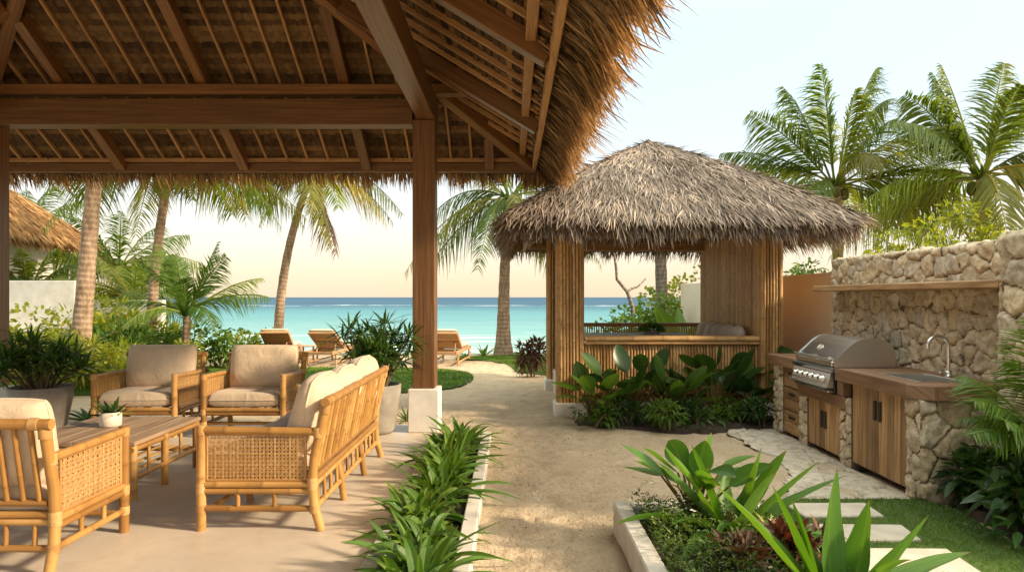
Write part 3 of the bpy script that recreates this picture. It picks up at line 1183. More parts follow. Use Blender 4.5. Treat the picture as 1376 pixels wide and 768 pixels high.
# thatch seen from below: rows of bound leaf, each row's lower lip hanging free
def under_rows(mb, axis, sgn):
    e = {('x', 1): PX1, ('x', -1): PX0, ('y', 1): PY1, ('y', -1): PY0}[(axis, sgn)]
    lo, hi = (PY0, PY1) if axis == 'x' else (PX0, PX1)
    step = .060
    d = -.02
    while d < HW:
        a0, a1 = lo + max(d, -.3) - .0, hi - max(d, -.3)
        n = max(3, int((a1 - a0) / .03))
        c = np.linspace(a0, a1, n)
        j1 = rng.normal(0, .004, n)
        lip = .034 + rng.normal(0, .006, n) + .008 * vnoise(c * 2.0 + 9 * d, c * 0, 5, 3)
        rows = []
        for dd, off in ((d - .028 + j1, -lip * .95), (d + .012 + j1 * .5, -lip), (d + step * .6, -.010 + rng.normal(0, .004, n)), (d + step + .01, .002)):
            dd = np.broadcast_to(dd, (n,))
            z = uz(dd) + off + .03
            xx = e - sgn * dd
            rows.append(np.stack([xx, c, z], 1) if axis == 'x' else np.stack([c, xx, z], 1))
        P = np.stack(rows)
        rr = np.clip(.45 + rng.normal(0, .12, n) + .2 * vnoise(c * 1.3 + d * 31, c * 0, 7, 3) + .2 * rng.normal(), 0, 1)
        A = np.zeros(P.shape)
        A[..., 0] = c
        A[..., 1] = d
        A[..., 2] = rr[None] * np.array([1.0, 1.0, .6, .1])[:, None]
        mb.grid(P, A, flip=(axis == 'x') == (sgn > 0))
        d += step * (.9 + .2 * rng.random())


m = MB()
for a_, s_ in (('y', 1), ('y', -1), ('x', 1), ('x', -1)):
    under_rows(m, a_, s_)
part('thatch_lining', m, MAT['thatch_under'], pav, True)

# outer thatch: an inner shell, then loose strands over it and a deep layered eave
OV, TH = .33, .24
m = MB()
x0, x1, y0, y1 = PX0 - OV, PX1 + OV, PY0 - OV, PY1 + OV
zt = uz(-OV) + TH
rz_ = uz(HW) + TH + .05
v = [(x0, y0, zt), (x1, y0, zt), (x1, y1, zt), (x0, y1, zt), (RIDGE_X, RY0, rz_), (RIDGE_X, RY1, rz_)]
v += [(x0, y0, zt - TH + .06), (x1, y0, zt - TH + .06), (x1, y1, zt - TH + .06), (x0, y1, zt - TH + .06)]
zi = uz(0) + .045
v += [(PX0, PY0, zi), (PX1, PY0, zi), (PX1, PY1, zi), (PX0, PY1, zi)]
f = [(0, 1, 4), (1, 2, 5, 4), (2, 3, 5), (3, 0, 4, 5)]
for i in range(4):
    j = (i + 1) % 4
    f += [(i, 6 + i, 6 + j, j)[::-1] if False else (j, i, 6 + i, 6 + j), (6 + j, 6 + i, 10 + i, 10 + j)]
m.add(v, np.tile((0, 0, .6), (len(v), 1)), f)
part('thatch_core', m, MAT['thatch_base'], pav)

m = MB()


def eave_strands(mb, p0, p1, out, n, layers, Lr, w, lift, back=.0, rr=(0, 1), spread=.3):
    """straw pointing outward and down all along an eave line"""
    p0, p1, out = np.array(p0, float), np.array(p1, float), np.array(out, float)
    along = norm(p1 - p0)
    for (off, zo, down, frac) in layers:
        k = int(n * frac)
        t = rng.random(k)
        b = p0 + (p1 - p0) * t[:, None] + out * (off + rng.normal(0, .035, k))[:, None]
        b[:, 2] += zo + rng.normal(0, .02, k)
        clump = vnoise(t * np.linalg.norm(p1 - p0) * 7, t * 0, 3, 2) * .5
        d = out * 1.0 + along * (rng.normal(0, spread, k) + clump)[:, None]
        d[:, 2] = -down + rng.normal(0, .12, k) + lift * 0
        L = rng.uniform(*Lr, k) * (1 + clump)
        mb.straps(b, d, np.cross(d, along + rng.normal(0, .5, (k, 3))), L, w * rng.uniform(.6, 1.4, k), rng.uniform(.05, .4, k), 3,
                  lambda s: max(.12, 1 - .8 * s * s), rand=np.clip(rng.uniform(rr[0], rr[1], k), 0, 1), twist=rng.normal(0, .5, k))


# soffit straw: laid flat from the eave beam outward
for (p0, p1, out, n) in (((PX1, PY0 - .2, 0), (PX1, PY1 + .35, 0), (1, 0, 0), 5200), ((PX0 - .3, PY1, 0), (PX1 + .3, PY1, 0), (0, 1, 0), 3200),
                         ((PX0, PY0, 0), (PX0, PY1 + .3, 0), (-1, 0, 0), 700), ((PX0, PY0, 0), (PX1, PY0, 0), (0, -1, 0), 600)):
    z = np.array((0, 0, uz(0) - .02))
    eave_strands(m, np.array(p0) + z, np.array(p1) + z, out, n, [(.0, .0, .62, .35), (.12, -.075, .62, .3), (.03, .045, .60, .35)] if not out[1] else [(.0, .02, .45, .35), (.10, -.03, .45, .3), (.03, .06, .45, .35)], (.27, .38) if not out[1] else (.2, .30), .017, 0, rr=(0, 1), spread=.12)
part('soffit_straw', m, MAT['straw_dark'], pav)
m = MB()
for (p0, p1, out, n) in (((PX1, PY0 - .2, 0), (PX1, PY1 + .4, 0), (1, 0, 0), 5600), ((PX0 - .4, PY1, 0), (PX1 + .4, PY1, 0), (0, 1, 0), 3400),
                         ((PX0, PY0, 0), (PX0, PY1 + .3, 0), (-1, 0, 0), 900), ((PX0, PY0, 0), (PX1, PY0, 0), (0, -1, 0), 800)):
    far = abs(out[1]) > 0
    z = np.array((0, 0, uz(-OV) + (.06 if far else 0)))
    n = int(n * .72) if far else n
    Lr = (.08, .21) if far else (.09, .26)
    eave_strands(m, np.array(p0) + z, np.array(p1) + z, out, n,
                 [(OV - .05, .03, .9 + far, .3), (OV - .02, .12, .8 + far, .2), (OV - .02, .2, .7, .15), (OV - .06, .0, 1.5 + far, .35)], Lr, .015, 0, rr=(.25, 1), spread=.32)
# the corner toward the sea is rounded
k = 1500
az = rng.uniform(-.3, 1.9, k)
b = np.c_[PX1 + (OV - .05) * np.cos(az), PY1 + (OV - .05) * np.sin(az), uz(-OV) + rng.uniform(0, .22, k)]
d = np.c_[np.cos(az), np.sin(az), -rng.uniform(.6, 2.2, k)] + rng.normal(0, .2, (k, 3))
m.straps(b, d, rng.normal(0, 1, (k, 3)), rng.uniform(.08, .22, k), .012, .2, 3, lambda s: max(.12, 1 - .8 * s * s))
part('eave_fringe', m, MAT['thatch_edge'], pav)


def slope_strands(mb, A, B, C, D, n, L, w, nrm, bulge=0.0, radial=.5, lift=.10, centre=None, rr=(0, 1)):
    """strands over the roof face A,B (eave) D,C (top), following the fall of the roof"""
    A, B, C, D = (np.array(x, float) for x in (A, B, C, D))
    wb, wt = np.linalg.norm(B - A), np.linalg.norm(C - D)
    t = rng.random(n * 3)
    keep = rng.random(n * 3) < ((1 - t) * wb + t * wt) / max(wb, wt)
    t = t[keep][:n]
    t = np.clip(t, 0.0, .97)
    s = rng.random(len(t))
    E = A + (B - A) * s[:, None]
    T = D + (C - D) * s[:, None]
    nrm = norm(np.array(nrm, float))
    fall = norm(np.cross(np.cross(nrm, (0, 0, 1.0)), nrm))
    if fall[2] > 0:
        fall = -fall
    pos = E + (T - E) * t[:, None] + nrm * (4 * bulge * t * (1 - t))[:, None] + nrm * rng.uniform(.0, .05, len(t))[:, None]
    rad = norm(E - T)
    d = norm(rad * radial + fall * (1 - radial)) + norm(B - A) * rng.normal(0, .26, len(t))[:, None] + nrm * (lift + rng.normal(0, .05, len(t)))[:, None]
    d += nrm * ((t - .5) * 4 * bulge / max(np.linalg.norm(T[0] - E[0]), .1))[:, None] * 1.0
    clump = vnoise(pos[:, 0] * 2.2 + pos[:, 1] * 2.2, pos[:, 2] * 4, 12, 3)
    r = np.clip(rng.uniform(rr[0], rr[1], len(t)) * .75 + .15 + clump * .35, 0, 1)
    mb.straps(pos, d, nrm + rng.normal(0, .35, (len(t), 3)), rng.uniform(L * .6, L * 1.3, len(t)), w * rng.uniform(.6, 1.5, len(t)), rng.uniform(0, .16, len(t)), 3,
              lambda q: max(.1, 1 - .85 * q * q), rand=r, b=-nrm, twist=rng.normal(0, .5, len(t)))


m = MB()
T0, T1 = (RIDGE_X, RY0, rz_), (RIDGE_X, RY1, rz_)
slope_strands(m, (x1, y0, zt), (x1, y1, zt), T1, T0, 5200, .5, .022, (SL, 0, 1))
slope_strands(m, (x0, y1, zt), (x0, y0, zt), T0, T1, 2600, .6, .034, (-SL, 0, 1))
slope_strands(m, (x1, y1, zt), (x0, y1, zt), T1, T1, 2200, .6, .034, (0, SL, 1))
slope_strands(m, (x0, y0, zt), (x1, y0, zt), T0, T0, 1600, .6, .034, (0, -SL, 1))
part('roof_thatch', m, MAT['thatch_edge'], pav)

# ================================================================ THE BAMBOO GAZEBO
GX0, GX1, GY0, GY1 = .56, 3.41, 8.75, 11.6
GCX, GCY = (GX0 + GX1) / 2, (GY0 + GY1) / 2
gaz = thing('bamboo_gazebo', 'square gazebo of upright bamboo poles under a shaggy grey thatch pyramid roof', 'gazebo')


def cane_wall(mb, p0, p1, z0, z1, r=.019, n=6, gap=.28):
    """a row of upright poles standing side by side from p0 to p1 (plan)"""
    p0, p1 = np.array(p0, float), np.array(p1, float)
    L = np.linalg.norm(p1 - p0)
    k = max(1, int(round(L / (2 * r * 1.04))))
    for i in range(k):
        q = p0 + (p1 - p0) * ((i + .5) / k)
        rr = r * rng.uniform(.86, 1.05)
        mb.pole((q[0], q[1], z0), (q[0], q[1], z1 + rng.uniform(-.01, .01)), rr, n, gap)


PW = .35
for (px, py) in ((GX0, GY0), (GX1 - .30, GY0), (GX0, GY1 - PW), (GX1 - .30, GY1 - PW)):
    w_ = PW if px == GX0 else .30
    zb = .13
    m = MB()
    i = .035
    c = [(px + i, py + i), (px + w_ - i, py + i), (px + w_ - i, py + PW - i), (px + i, py + PW - i)]
    for a in range(4):
        p, q = c[a], c[(a + 1) % 4]
        o_ = np.array((q[1] - p[1], p[0] - q[0])) / np.hypot(q[1] - p[1], p[0] - q[0]) * .017
        cane_wall(m, np.array(p) + o_, np.array(q) + o_, zb, 2.36)
    for (x, y) in c:
        m.pole((x, y, zb), (x, y, 2.36), .022, 7, .28)
    post = part('post', m, MAT['gazebo_bamboo'], gaz, True)
    m = MB()
    m.box(px + .04, px + w_ - .04, py + .04, py + PW - .04, zb, 2.35, .004)
    part('post_core', m, MAT['dark_bamboo'], post)
    m = MB()
    m.box(px - .03, px + w_ + .03, py - .03, py + PW + .03, GZ - .08, zb, .02, .5)
    part('post_footing', m, MAT['plaster'], post)
# raised floor and steps on the left side
m = MB()
m.box(GX0 + .10, GX1 - .05, GY0 + .30, GY1 - .10, GZ - .05, .30, .01, .5)
part('platform', m, MAT['kerb'], gaz)
# front half wall
fx0, fx1 = GX0 + PW + .005, GX1 - .305
m = MB()
cane_wall(m, (fx0, GY0 + .09), (fx1, GY0 + .09), .16, .875, .0185)
part('half_wall', m, MAT['gazebo_bamboo'], gaz, True)
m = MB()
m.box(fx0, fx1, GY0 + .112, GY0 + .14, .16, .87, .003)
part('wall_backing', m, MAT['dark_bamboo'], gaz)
m = MB()
m.pole((fx0, GY0 + .055, .925), (fx1, GY0 + .055, .925), .033, 10, .34)
m.pole((fx0, GY0 + .12, .93), (fx1, GY0 + .12, .93), .033, 10, .34)
m.pole((fx0, GY0 + .05, .868), (fx1, GY0 + .05, .868), .022, 8, .3)
m.pole((fx0, GY0 + .05, .24), (fx1, GY0 + .05, .24), .026, 8, .3)
part('top_rail', m, MAT['gazebo_bamboo'], gaz, True)
# back balustrade with open spindles
by = GY1 - .13
m = MB()
k = 58
for i in range(k):
    x = fx0 + (fx1 - fx0) * (i + .5) / k
    m.pole((x, by, .34), (x, by, .97), .012, 6, .3)
part('balustrade', m, MAT['gazebo_bamboo'], gaz, True)
m = MB()
m.pole((fx0, by, 1.0), (fx1, by, 1.0), .032, 8, .34)
m.pole((fx0, by, .36), (fx1, by, .36), .03, 8, .34)
part('back_rail', m, MAT['gazebo_bamboo'], gaz, True)
# the closed right side: poles inside and out
wy0, wy1 = GY0 + PW + .005, GY1 - PW - .005
m = MB()
cane_wall(m, (GX1 - .285, wy0), (GX1 - .285, wy1), .30, 2.30, .0185)
cane_wall(m, (GX1 - .02, wy0), (GX1 - .02, wy1), .02, 2.30, .0185)
part('side_wall', m, MAT['gazebo_bamboo'], gaz, True)
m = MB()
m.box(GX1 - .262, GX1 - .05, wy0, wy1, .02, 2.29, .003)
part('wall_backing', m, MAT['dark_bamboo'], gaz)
# ring beams
m = MB()
m.bar((GX0 + PW - .02, GY0 + .17, 2.27), (GX1 - .28, GY0 + .17, 2.27), .12, .13)
part('ring_beam', m, MAT['batten'], gaz)
m = MB()
m.bar((GX0 + PW - .02, GY1 - .17, 2.27), (GX1 - .28, GY1 - .17, 2.27), .12, .13)
part('ring_beam', m, MAT['batten'], gaz)
for x in (GX0 + .17, GX1 - .15):
    m = MB()
    m.bar((x, GY0 + PW - .02, 2.265), (x, GY1 - PW + .02, 2.265), .12, .125)
    part('ring_beam', m, MAT['batten'], gaz)

HE, ZE, ZA, BU = 2.06, 2.235, 3.55, .055
cor = [(GCX - HE, GCY - HE, ZE), (GCX + HE, GCY - HE, ZE), (GCX + HE, GCY + HE, ZE), (GCX - HE, GCY + HE, ZE)]
apex = np.array((GCX, GCY, ZA))
SLG = (ZA - ZE) / HE
inset = .22
# timber under the thatch
for i, c in enumerate(cor):
    m = MB()
    p0 = np.array(c) + (apex - np.array(c)) * .10 - (0, 0, .10)
    m.bar(p0, apex - (0, 0, .16), .06, .09)
    part('hip_rafter', m, MAT['batten'], gaz)
eb = HE - .28
zb_ = ZE + .28 * SLG - .13
for (p0, p1) in (((-eb, -eb), (eb, -eb)), ((eb, -eb), (eb, eb)), ((eb, eb), (-eb, eb)), ((-eb, eb), (-eb, -eb))):
    m = MB()
    dx = .03 if p0[1] == p1[1] else -.03
    m.bar((GCX + p0[0], GCY + p0[1], zb_ + dx * .6), (GCX + p1[0], GCY + p1[1], zb_ + dx * .6), .05, .07)
    part('eave_beam', m, MAT['batten'], gaz)
for side in range(4):
    for k in np.linspace(-1.5, 1.5, 9):
        m = MB()
        top = HE - .28 - abs(k) if False else max(.12, abs(k) + .06)
        a0, a1 = HE - .2, top
        z0, z1 = ZE + (HE - a0) * SLG - .055, ZE + (HE - a1) * SLG - .055
        dv = ((0, -1), (1, 0), (0, 1), (-1, 0))[side]
        tv = (dv[1], -dv[0])
        m.bar((GCX + dv[0] * a0 + tv[0] * k, GCY + dv[1] * a0 + tv[1] * k, z0), (GCX + dv[0] * a1 + tv[0] * k, GCY + dv[1] * a1 + tv[1] * k, z1), .035, .05)
        part('rafter', m, MAT['batten'], gaz)

# thatch body: bulging shell with a closed underside
m = MB()
n = 24
for i in range(4):
    A, B = np.array(cor[i]), np.array(cor[(i + 1) % 4])
    s = np.linspace(0, 1, n)
    t = np.linspace(0, 1, n)
    S, T = np.meshgrid(s, t)
    mid = norm((A + B) / 2 - apex)
    nr = norm(np.array(((A + B) / 2 - apex)[:2].tolist() + [0]) / HE * SLG + (0, 0, 1))
    E = A + (B - A) * S[..., None]
    P = E + (apex - E) * T[..., None]
    off = .13 + 4 * BU * T * (1 - T)
    P[..., 2] += off
    m.grid(P, np.stack([S, T, S * 0 + .5], -1))
    Q = E + (apex - E) * T[..., None]
    Q[..., 2] += .0
    m.grid(Q, np.stack([S, T, S * 0 + .2], -1), flip=True)
    rim = np.stack([P[0], Q[0]])
    m.grid(rim, np.zeros(rim.shape), flip=True)
part('thatch_core', m, MAT['thatch_base'], gaz)
m = MB()
counts = (12500, 7500, 3600, 7500)
for i in range(4):
    A, B = np.array(cor[i]) + (0, 0, .13), np.array(cor[(i + 1) % 4]) + (0, 0, .13)
    nr = np.array(((A + B) / 2 - apex)[:2].tolist() + [0]) / HE * SLG + (0, 0, 1)
    ap = apex + (0, 0, .13)
    slope_strands(m, A, B, ap, ap, counts[i], .27, .0155, nr, BU, .55, .055)
    # eave fringe
    out = norm(np.array(((A + B) / 2 - apex)[:2].tolist() + [0]))
    k = (2200, 1500, 900, 1500)[i]
    eave_strands(m, A, B, out, k, [(-.12, -.02, .85, .4), (-.04, -.08, .95, .35), (-.10, -.12, 1.3, .25)], (.11, .22), .015, 0, spread=.28)
for i, c in enumerate(cor):      # hips: strands fanning over the ridges
    k = 1100
    t = rng.random(k) ** 1.1
    A = np.array(c) + (0, 0, .13)
    ap = apex + (0, 0, .13)
    p = A + (ap - A) * t[:, None]
    p[:, 2] += 4 * BU * t * (1 - t) + .03
    d = norm(A - ap) + rng.normal(0, .25, (k, 3)) + (0, 0, .03)
    m.straps(p, d, np.array((0, 0, 1)) + rng.normal(0, .4, (k, 3)), rng.uniform(.14, .28, k), .016 * rng.uniform(.6, 1.4, k), .12, 3, lambda q: max(.1, 1 - .85 * q * q), rand=rng.uniform(.1, 1, k))
roofo = part('roof_thatch', m, MAT['thatch_grey'], gaz)
m = MB()
k = 20
ang = np.linspace(0, 2 * math.pi, k + 1)
m.add(np.concatenate([np.c_[GCX + .2 * np.cos(ang[:-1]), GCY + .2 * np.sin(ang[:-1]), np.full(k, ZA + .04)], [[GCX, GCY, ZA + .20]]]),
      np.tile((0, 0, .2), (k + 1, 1)), [(i, (i + 1) % k, k) for i in range(k)])
part('roof_cap', m, MAT['thatch_base'], gaz)
# golden inner straw on the underside of the eaves
m = MB()
for i in range(4):
    A, B = np.array(cor[i]), np.array(cor[(i + 1) % 4])
    out = norm(np.array(((A + B) / 2 - apex)[:2].tolist() + [0]))
    q = (A + B) / 2
    eave_strands(m, q + (A - q) * .88 - out * .5 + (0, 0, .5 * SLG - .0), q + (B - q) * .88 - out * .5 + (0, 0, .5 * SLG - .0), out, 900, [(.0, 0, .6, .5), (.2, -.12, .6, .5)], (.26, .38), .016, 0, rr=(0, .7), spread=.1)
part('soffit_straw', m, MAT['thatch_edge'], gaz)

# bench along the closed side, part of the gazebo
m = MB()
for i in range(5):
    m.box(GX1 - .80 + .098 * i, GX1 - .707 + .098 * i, wy0 + .02, wy1 - .02, .62, .65, .004)
m.box(GX1 - .78, GX1 - .75, wy0 + .02, wy1 - .02, .30, .62, .004)
part('bench_seat', m, MAT['batten'], gaz)


def pillow_mesh(mb, c, size, ax=(1, 0, 0), up=(0, 0, 1), p=4.0, n=11, puff=.55, seed=0, rand=.5, corner=.03):
    """a soft cushion: size = (across, height, thickness); ax across, up along the height"""
    ax, up = norm(np.array(ax, float)), norm(np.array(up, float))
    th = np.cross(ax, up)
    w, h, t = (s / 2 for s in size)
    g = np.sin(np.linspace(-1, 1, n) * math.pi / 2)
    for s in (-1, 1):
        U, V = np.meshgrid(g, g)
        # square to rounded square
        k = (1 - max(.035, corner * .7) * V ** 4) * (1 - .02 * np.abs(np.sin(3 * U)))
        k2 = (1 - corner * U ** 4)
        e = np.clip(1 - np.abs(U) ** p, 0, 1) * np.clip(1 - np.abs(V) ** p, 0, 1)
        T = s * t * (e ** puff)
        T += s * vnoise(U * 1.0 + seed * 3.1, V + seed * 1.7, seed + 3, 3, 1.4) * t * .30 * np.clip(e, 0, 1)
        P = np.array(c) + (U * w * k)[..., None] * ax + (V * h * k2)[..., None] * up + T[..., None] * th
        mb.grid(P, np.stack([U * w, V * h, U * 0 + rand], -1), flip=s < 0)
    # welted seam round the edge
    e = np.concatenate([np.c_[g, -np.ones(n)], np.c_[np.ones(n), g], np.c_[g[::-1], np.ones(n)], np.c_[-np.ones(n), g[::-1]]])
    U, V = e[:, 0], e[:, 1]
    k = (1 - max(.035, corner * .7) * V ** 4) * (1 - .02 * np.abs(np.sin(3 * U)))
    P = np.array(c) + (U * w * k)[:, None] * ax + (V * h * (1 - corner * U ** 4))[:, None] * up
    mb.tube(P[np.concatenate([[True], np.linalg.norm(np.diff(P, axis=0), axis=1) > 1e-5])], .006, 6, rand=rand)


for i in range(5):
    y = 9.25 + i * .40
    m = MB()
    pillow_mesh(m, (0, 0, 0), (.37, .42, .19), (0, -1, 0), (.22, 0, 1), 4, 13, .6, i, .5, .13)
    o = m.build('cushion', MAT['taupe'], None, True, (GX1 - .455, y, .862))
    tag(o, ['taupe back cushion on the gazebo bench nearest the half wall', 'second taupe cushion from the half wall on the gazebo bench', 'middle taupe cushion of the five on the gazebo bench', 'fourth taupe cushion from the half wall on the gazebo bench', 'taupe cushion at the seaward end of the gazebo bench'][i],
        'cushion', 'cushions leaning on the gazebo bench')

t = thing('gazebo_table', 'pale-topped table inside the gazebo behind the bamboo half wall', 'table', (1.75, 9.95, .30))
m = MB()
m.box(-.75, .75, -.42, .42, .585, .625, .012, .5)
m.build('table_top', MAT['kerb'], t)
for sx in (-1, 1):
    for sy in (-1, 1):
        m = MB()
        m.pole((sx * .62, sy * .3, 0), (sx * .62, sy * .3, .585), .035, 8)
        m.build('leg', MAT['gazebo_bamboo'], t, True)

# ================================================================ STONE WALL, BOUNDARY WALL, OUTDOOR KITCHEN
WX, WT, WY0, WY1 = 3.60, .34, 4.20, 7.83
t = thing('stone_wall', 'tall wall of irregular coral stone behind the grill and sink', 'wall')
m = MB()
m.box(WX, WX + WT, WY0, WY1, -.1, 1.84, .004, 0)
m.build('wall_core', MAT['rock'], t)
m = MB()
stone_face(m, (WX, WY1, -.05), (0, -1, 0), (0, 0, 1), WY1 - WY0, 1.92, .155, .034, .0115, 11, 1.05, .014, .45)
stone_face(m, (WX, WY1, 1.84), (0, -1, 0), (1, 0, 0), WY1 - WY0, WT, .2, .04, .015, 12)
m.v[-1][:, 2] = 1.84 + np.abs(m.v[-1][:, 2] - 1.84)
stone_face(m, (WX + WT, WY1, -.05), (-1, 0, 0), (0, 0, 1), WT, 1.92, .17, .035, .015, 13)
m.build('stone_facing', MAT['rock'], t, True)
px0, px1, py0, py1 = 3.33, 3.96, 4.05, 4.76
m = MB()
m.box(px0 + .002, px1, py0 + .002, py1 - .002, -.1, 1.86, .004, 0)
m.build('pillar_core', MAT['rock'], t)
m = MB()
stone_face(m, (px0, py1, -.05), (0, -1, 0), (0, 0, 1), py1 - py0, 1.92, .23, .036, .0125, 31, 1.1, .018, .42)
stone_face(m, (px0, py0, -.05), (1, 0, 0), (0, 0, 1), px1 - px0, 1.92, .25, .05, .015, 32, 1.15, .022)
stone_face(m, (px1, py1, -.05), (-1, 0, 0), (0, 0, 1), px1 - px0, 1.92, .25, .04, .015, 33, 1.1, .022)
stone_face(m, (px0, py1, 1.86), (0, -1, 0), (1, 0, 0), py1 - py0, px1 - px0, .25, .04, .015, 34)
m.v[-1][:, 2] = 1.86 + np.abs(m.v[-1][:, 2] - 1.86)
m.build('pillar', MAT['rock'], t, True)

m = MB()
m.box(4.0, 4.2, 7.6, 16.6, -.3, 1.765, .012, .5)
tag(m.build('boundary_wall', MAT['cream']), 'smooth cream boundary wall running past the gazebo toward the sea', 'wall')

m = MB()
m.box(3.30, 3.645, 4.765, 7.68, 1.51, 1.572, .010, .4)
tag(m.build('shelf', MAT['rustic']), 'long weathered timber shelf across the stone wall above the grill', 'shelf')

KX = 2.93
kit = thing('kitchen_counter', 'built-in outdoor kitchen counter of stone piers, plank doors and dark timber top', 'kitchen counter')


def slabp(poly, z0, z1, name='countertop'):
    """countertop piece with a softened edge"""
    m = MB()
    p = np.array(poly, float)
    n = len(p)
    c = p.mean(0)
    q = p + (c - p) / np.linalg.norm(c - p, axis=1)[:, None] * .008
    v = np.concatenate([np.c_[q, np.full(n, z1)], np.c_[p, np.full(n, z1 - .008)], np.c_[p, np.full(n, z0)]])
    a = np.stack([v[:, 1], v[:, 0] + v[:, 2], np.full(len(v), rng.random())], 1)
    f = [(k * n + i, (k + 1) * n + i, (k + 1) * n + (i + 1) % n, k * n + (i + 1) % n) for k in (0, 1) for i in range(n)]
    if n == 4:
        f += [(3, 2, 1, 0)[::-1], (2 * n + 3, 2 * n + 2, 2 * n + 1, 2 * n)]
    else:
        vc = np.array([[c[0], c[1], z1], [c[0], c[1], z0]])
        b = len(v)
        v = np.concatenate([v, vc])
        a = np.concatenate([a, [[c[1], c[0], .5]] * 2])
        f += [(i, (i + 1) % n, b) for i in range(n)] + [(2 * n + (i + 1) % n, 2 * n + i, b + 1) for i in range(n)]
    m.add(v, a, f)
    return m


ZT, ZB = .82, .715
sk = (3.03, 3.37, 5.20, 5.73)
m = MB()
for poly in ([(2.875, 5.10), (3.0, 4.965), (3.028, 4.965), (3.028, 6.23), (2.875, 6.23)],
             [(3.372, 4.965), (3.62, 4.965), (3.62, 7.85), (3.43, 7.85), (3.43, 6.23), (3.372, 6.23)],
             [(3.03, 4.965), (3.37, 4.965), (3.37, 5.198), (3.03, 5.198)], [(3.03, 5.732), (3.37, 5.732), (3.37, 6.23), (3.03, 6.23)],
             [(2.875, 7.12), (3.428, 7.12), (3.428, 7.85), (2.875, 7.85)]):
    q = slabp(poly, ZB, ZT)
    m.add(q.v[0], q.a[0], [])
    m.n -= 0
    for f_ in q.q:
        m.q.append(f_ + m.n - q.n)
m.build('countertop', MAT['slab'], kit)

# stone piers (with relief on the faces one can see)


def pier(y0, y1, z1, seed, end=False):
    m = MB()
    m.box(KX + .004, 3.595, y0 + .002, y1 - .002, -.08, z1, .003, 0)
    m.build('pier_core', MAT['rock'], kit)
    m = MB()
    stone_face(m, (KX + .004, y1, -.06), (0, -1, 0), (0, 0, 1), y1 - y0, z1 + .06, .175 if end else .13, .028, .01, seed, .9, .014)
    if end:
        stone_face(m, (KX + .004, y0 + .002, -.06), (1, 0, 0), (0, 0, 1), 3.595 - KX, z1 + .06, .2, .03, .0125, seed + 1, 1.05, .015)
    m.build('stone_pier', MAT['rock'], kit, True)


pier(7.57, 7.80, ZB - .002, 41)
pier(6.95, 7.11, .47, 43)
pier(6.05, 6.235, .575, 45)
pier(5.03, 5.19, ZB - .002, 47, True)
m = MB()
m.box(3.02, 3.59, 5.19, 6.05, GZ, .50, .003, .3)
m.box(3.02, 3.59, 6.235, 6.95, GZ, .45, .003, .3)
m.box(3.02, 3.59, 7.11, 7.57, GZ, .70, .003, .3)
m.build('carcass', MAT['black'], kit)
# drawers
for i, (z0, z1) in enumerate(((.50, .705), (.255, .49), (.01, .245))):
    m = MB()
    zs = np.linspace(z0, z1, 3)
    for k in range(2):
        m.box(KX + .012, KX + .045, 7.118, 7.562, zs[k] + .001, zs[k + 1] - .001, .004)
    d = m.build('drawer', MAT['rustic'], kit)
    m = MB()
    m.box(KX - .004, KX + .014, 7.27, 7.41, z1 - .075, z1 - .05, .004)
    m.build('handle', MAT['black'], d)


def doors(y0, y1, z0, z1, hz):
    mid = (y0 + y1) / 2
    for a, b, s in ((y0, mid - .002, 1), (mid + .002, y1, -1)):
        m = MB()
        k = 3 if b - a < .4 else 4
        cuts = np.linspace(a, b, k + 1) + np.concatenate([[0], rng.normal(0, .012, k - 1), [0]])
        for i in range(k):
            m.box(KX + .010 + rng.uniform(0, .004), KX + .045, cuts[i] + .0015, cuts[i + 1] - .0015, z0, z1, .004)
        d = m.build('door', MAT['rustic'], kit)
        m = MB()
        y = mid + (-.038 if s > 0 else .038)
        m.box(KX - .006, KX + .012, y - .016, y + .016, hz - .08, hz + .08, .005)
        m.build('handle', MAT['black'], d)


doors(5.195, 6.045, .03, ZB - .005, .535)
doors(6.24, 6.945, .02, .465, .30)
# timber frame dropping round the grill
m = MB()
m.box(2.895, KX + .05, 6.10, 7.11, .47, .578, .006)
m.box(2.893, KX + .05, 6.125, 6.228, .580, ZB - .002, .006)
m.build('apron', MAT['slab'], kit)
# sink
m = MB()
x0, x1, y0, y1 = sk
for (a, b, c, d) in ((x0, x1, y0, y0 + .008), (x0, x1, y1 - .008, y1), (x0, x0 + .008, y0 + .008, y1 - .008), (x1 - .008, x1, y0 + .008, y1 - .008)):
    m.box(a + .001, b - .001, c, d, .62, ZT + .005, .002)
m.box(x0 + .008, x1 - .008, y0 + .008, y1 - .008, .62, .632, .002)
for (a, b, c, d) in ((x0 - .018, x1 + .018, y0 - .02, y0 - .001), (x0 - .018, x1 + .018, y1 + .001, y1 + .02), (x0 - .018, x0 - .001, y0 - .001, y1 + .001), (x1 + .001, x1 + .018, y0 - .001, y1 + .001)):
    m.box(a, b, c, d, ZT + .001, ZT + .006, .001)
s = m.build('sink', MAT['steel'], kit)
# gooseneck tap
fx, fy = 3.47, 5.56
m = MB()
m.lathe([(.0, .045), (.024, .045), (.026, .03), (.026, 0), (.03, 0)], (fx, fy, ZT), 16)
pts = [(fx, fy, ZT + z) for z in (0.02, .1, .19)]
for a in np.linspace(0, math.pi * .92, 12):
    pts.append((fx - .085 + .085 * math.cos(a), fy, ZT + .235 + .085 * math.sin(a)))
pts.append((pts[-1][0] + .004, fy, pts[-1][2] - .035))
m.tube(pts, .0125, 12)
tp = m.build('tap', MAT['steel'], kit, True)
m = MB()
m.box(fx - .075, fx - .022, fy - .012, fy + .012, ZT + .022, ZT + .04, .005)
m.build('tap_lever', MAT['steel'], tp)

